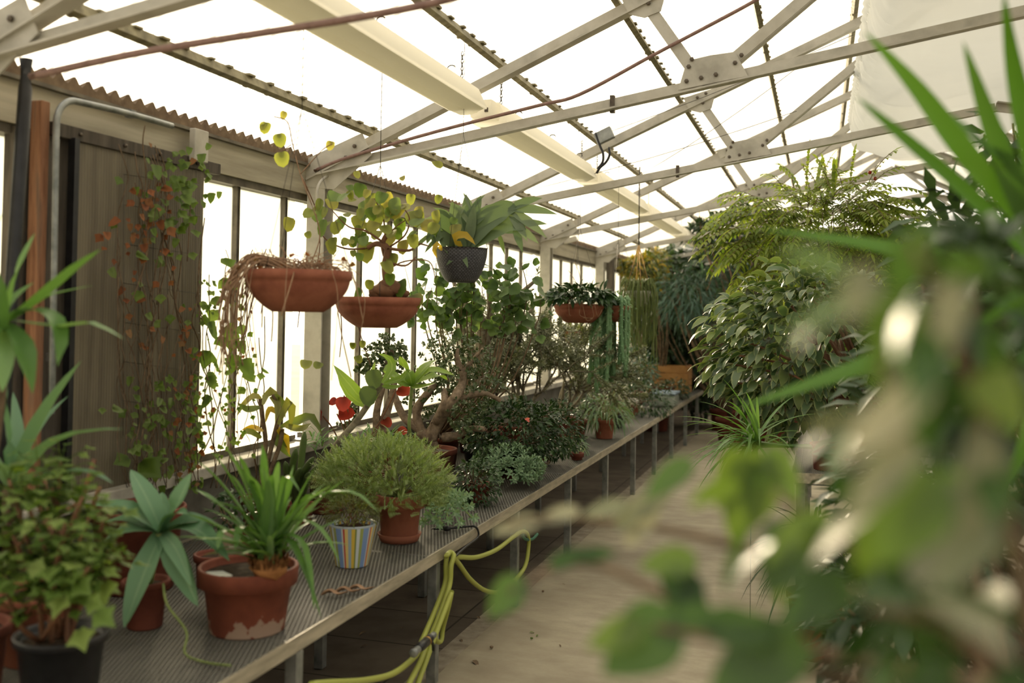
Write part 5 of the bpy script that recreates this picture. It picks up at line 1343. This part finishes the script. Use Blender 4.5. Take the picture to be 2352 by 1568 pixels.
tag(m.build('string_tie', M['black']), 'black cord tied over the bench edge above the hose', 'cord')
DB = [(1129, 1488, .018, 'round dark seed lying alone on the path, nearest the bench leg'), (1057, 1469, .03, 'dark twig bit on the path close to the hose'), (1217, 1453, .03, 'pale green fallen leaf on the path'),
      (1221, 1467, .014, 'small dark crumb below the pale green fallen leaf'), (1236, 1458, .022, 'dark leaf bit right of the pale green fallen leaf'), (1284, 1481, .022, 'rightmost dark leaf bit on the near path'), (1291, 1341, .02, 'curled dark leaf bit far out on the path'), (1247, 1359, .016, 'dark seed on the path beside the farther bench leg'),
      (922, 1443, .03, 'dark crumpled leaf on the paving under the bench'), (842, 1451, .05, 'dark dry leaf on the paving, farther left under the bench'), (844, 1483, .035, 'thin dark scrap on a paving joint under the bench'), (1094, 1416, .04, 'flat grey leaf lying by the kerb line'), (1086, 1517, .06, 'long faint straw on the path near the bottom')]
for i, (x, y, s, lab) in enumerate(DB):
    p = onz(x, y, .004); m = MB()
    if s < .02: m.blob(p + V((0, 0, s*.3)), s*.5, s*.45, s*.35, 7, 5, .15)
    else:
        a = U(0, 6.28); m.leaf(p + V((0, 0, .002)), V((math.cos(a), math.sin(a), .3)), s, s*.45, 'lance', 4, .9, .35)
    tag(m.build('fallen_leaf', L['geran'] if 'green' in lab else M['bark']), lab, 'leaf', 'bits fallen on the ground')
for i, (x, y, lab) in enumerate(((800, 1357, 'curled brown dead leaf on the mesh, right piece by the bench edge'), (770, 1362, 'curled brown dead leaf on the mesh, middle piece by the bench edge'), (738, 1368, 'curled brown dead leaf on the mesh, next to the big terracotta pot'))):
    p = onz(x, y, BZ + .006); m = MB(); m.blade(curve([p, p + V((.03, .015, .012)), p + V((.06, .02, .004)), p + V((.085, .05, .01))], 4), .030, 'ovate', V((0, 0, 1)), .7, wave=.3); tag(m.build('dead_leaf', M['drystem']), lab, 'leaf', 'dead leaves on the mesh')

# ================================================================== NEAR PLANTS, out of focus at the right
b = V((.62, 1.8, 0))
t = thing('yucca', 'blurred yucca with long green spikes reaching in from the right edge', 'plant', b); top = pot(t, b, .17, .13, .28, M['terrad'], .04)
cy_ = at(2420, 640, 1.8)
m = MB(); m.tube(curve([top, V((b.x - .01, b.y, .9)), cy_ - V((0, 0, .1)), cy_], 5), .03, 10); m.build('trunk', M['bark'], t)
m = MB()
for p, w_ in (([(2400, 560), (2240, 380), (2110, 210), (1985, 72)], .036), ([(2380, 600), (2240, 460), (2080, 320), (1968, 224)], .026), ([(2420, 560), (2370, 350), (2330, 160), (2305, -20)], .034), ([(2400, 600), (2330, 430), (2270, 270), (2212, 95)], .036), ([(2380, 640), (2200, 600), (1980, 560), (1745, 525)], .028),
             ([(2380, 680), (2180, 770), (1960, 850), (1705, 935)], .036), ([(2400, 680), (2250, 800), (2120, 860), (2010, 930)], .03), ([(2400, 560), (2330, 400), (2250, 330), (2180, 260)], .03), ([(2420, 560), (2420, 300), (2400, 0)], .035), ([(2400, 640), (2300, 690), (2200, 705), (2090, 700)], .026), ([(2400, 700), (2360, 850), (2300, 1000), (2260, 1100)], .034), ([(2420, 700), (2400, 900), (2300, 1150)], .034),
             ([(2430, 600), (2520, 400), (2600, 250)], .034), ([(2440, 640), (2600, 620), (2750, 640)], .034), ([(2430, 680), (2560, 800), (2650, 950)], .034)):
    n = len(p); bladepx(m, [(x, y, 1.8 - .2*k/n*U(.6, 1.3)) for k, (x, y) in enumerate(p)], w_*1.25, 'sword', .3, 12, V((-.3, -1, .35)))
m.build('foliage', L['yucca'], t)

b = V((.62, 1.15, 0))
floor_shrub('dark_leaf_plant', 'blurred dark leaved plant at the right edge, in front of the yucca trunk', b, at(2270, 760, 1.25), (.10, .12, .16), 150, .08, .035, 'ovate', 'far', shell=.2, potr=.13, poth=.24, ns=6, stemr=.008, cat='plant')
b = V((.40, .72, 0))
t = thing('broad_leaf_shrub', 'blurred broad leaved shrub very close to the camera, covering the lower right corner', 'shrub', b); top = pot(t, b, .16, .12, .26, M['terrad'], .04)
m = MB(); ml = MB(); mp = MB()
BR = [([(2250, 1500, .95), (1900, 1330, 1.05), (1600, 1230, 1.1), (1300, 1190, 1.12), (1160, 1205, 1.12)]), ([(2250, 1560, .9), (1900, 1500, .95), (1600, 1400, 1.0), (1340, 1290, 1.05), (1170, 1360, 1.05)]), ([(2300, 1600, .8), (1950, 1560, .8), (1700, 1480, .82), (1500, 1440, .84)]),
      ([(2350, 1600, .7), (2150, 1200, .7), (2060, 950, .68), (2020, 720, .68)]), ([(2400, 1600, .62), (2300, 1100, .62), (2200, 800, .62), (2100, 560, .6)]), ([(2350, 1600, .75), (2000, 1300, .8), (1780, 1130, .85)]), ([(2400, 1700, .65), (2200, 1450, .65), (2000, 1400, .65)])]
for br in BR:
    c_ = curve(px(br), 5); m.tube([top - V((0, 0, .02)), V((top.x, top.y, .8)), c_[0]], .010, 7); m.tube(c_, [.007 - .005*i/len(c_) for i in range(len(c_))], 6)
m.build('stems', M['bark'], t)
def nl(x, y, d, tipx, tipy, ln, w, td=0, nrm=(.2, -.8, .6)):
    pale = (y < 1260 and x < 1560) or (1900 < x < 2300 and y < 1080) or (x > 2250)  # leaves in these regions take the colour that imitates sunlight
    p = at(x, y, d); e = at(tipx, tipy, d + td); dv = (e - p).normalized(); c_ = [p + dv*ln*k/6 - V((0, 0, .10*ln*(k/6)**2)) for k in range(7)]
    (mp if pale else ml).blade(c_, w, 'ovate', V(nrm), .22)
for a in ((1240, 1195, 1.12, 1140, 1212, .055, .022), (1330, 1172, 1.12, 1260, 1185, .05, .02), (1440, 1160, 1.1, 1360, 1172, .05, .022), (1420, 1215, 1.1, 1480, 1140, .06, .024), (1440, 1250, 1.1, 1500, 1180, .06, .022), (1540, 1110, 1.08, 1480, 1170, .05, .024), (1590, 1060, 1.05, 1500, 1120, .06, .03),
          (1200, 1330, 1.05, 1135, 1395, .05, .038), (1265, 1300, 1.05, 1330, 1268, .05, .02), (1330, 1280, 1.04, 1400, 1265, .04, .018), (1600, 1290, .95, 1490, 1290, .055, .034), (1520, 1310, .95, 1600, 1370, .055, .04), (1610, 1330, .95, 1540, 1400, .05, .03), (1560, 1420, .84, 1400, 1520, .075, .062), (1480, 1440, .84, 1400, 1460, .05, .03), (1640, 1410, .84, 1540, 1440, .05, .03), (1620, 1440, .82, 1720, 1420, .05, .03),
          (1850, 1470, .8, 1650, 1560, .085, .06), (1780, 1440, .8, 1700, 1450, .05, .03), (1760, 1040, .98, 1690, 1200, .085, .06), (1700, 1030, 1.0, 1660, 1130, .06, .03), (1760, 1030, .98, 1820, 1120, .06, .035), (1740, 1060, .98, 1725, 1180, .06, .025),
          (1990, 610, .6, 1955, 730, .036, .022), (2200, 640, .58, 2150, 830, .05, .022), (2140, 880, .6, 1900, 1060, .07, .026), (2100, 1010, .6, 1900, 1230, .065, .024), (2260, 980, .6, 2230, 1200, .06, .024), (2140, 1080, .6, 2040, 1250, .06, .05), (1900, 1180, .8, 1780, 1260, .06, .03), (1850, 1250, .8, 1780, 1330, .05, .03), (1950, 1330, .75, 1850, 1390, .06, .04)):
    nl(*a)
for k in range(64):
    br = rng.choice(BR[3:]); c_ = curve(px(br), 5); f = c_[rng.randint(3, len(c_) - 1)]; o = (rdir() + V((-.3, 0, .1))).normalized(); q = f + o*U(.01, .05)
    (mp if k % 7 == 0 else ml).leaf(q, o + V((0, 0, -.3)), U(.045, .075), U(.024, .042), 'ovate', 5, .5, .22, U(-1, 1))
ml.build('foliage', L['near'], t); mp.build('pale_sunlit_foliage', L['nearsunlit'], t)
# ================================================================== LIGHT
w = bpy.data.worlds.new('sky'); SC.world = w; w.use_nodes = True
nt = w.node_tree; nt.nodes.clear()
o = nt.nodes.new('ShaderNodeOutputWorld'); bg = nt.nodes.new('ShaderNodeBackground')
AZ, EL = math.radians(-30), math.radians(16)
sd = V((math.sin(AZ)*math.cos(EL), math.cos(AZ)*math.cos(EL), math.sin(EL)))
tc = nt.nodes.new('ShaderNodeTexCoord'); dt = nt.nodes.new('ShaderNodeVectorMath'); dt.operation = 'DOT_PRODUCT'
nt.links.new(tc.outputs['Generated'], dt.inputs[0]); dt.inputs[1].default_value = sd
mr = nt.nodes.new('ShaderNodeMapRange'); nt.links.new(dt.outputs['Value'], mr.inputs[0]); mr.inputs[1].default_value = .3; mr.inputs[2].default_value = 1
pw = nt.nodes.new('ShaderNodeMath'); pw.operation = 'POWER'; nt.links.new(mr.outputs[0], pw.inputs[0]); pw.inputs[1].default_value = 3
mx = nt.nodes.new('ShaderNodeMix'); mx.data_type = 'RGBA'; nt.links.new(pw.outputs[0], mx.inputs[0])
SKY = 1.3
mx.inputs[6].default_value = (1.0*SKY, .97*SKY, .91*SKY, 1); mx.inputs[7].default_value = (3.2*SKY, 2.85*SKY, 2.2*SKY, 1)
nt.links.new(mx.outputs[2], bg.inputs[0]); nt.links.new(bg.outputs[0], o.inputs[0])
sl = bpy.data.lights.new('sun', 'SUN'); sl.energy = 11.0; sl.color = (1, .84, .60); sl.angle = math.radians(7)
so = bpy.data.objects.new('sun', sl); COL.objects.link(so); so.rotation_euler = sd.to_track_quat('Z', 'Y').to_euler(); so.location = (-4, 8, 6)
SC.view_settings.view_transform = 'Standard'; SC.view_settings.look = 'None'
SC.view_settings.gamma = 1; SC.view_settings.use_curve_mapping = False
SC.view_settings.exposure = 0.0
cy = SC.cycles
cy.max_bounces = 10; cy.diffuse_bounces = 4; cy.glossy_bounces = 3; cy.transmission_bounces = 6; cy.transparent_max_bounces = 24
cy.use_denoising = True; cy.sample_clamp_indirect = 6; cy.caustics_reflective = False; cy.caustics_refractive = False
for o_ in list(bpy.data.objects):
    if '_o' in o_: del o_['_o']
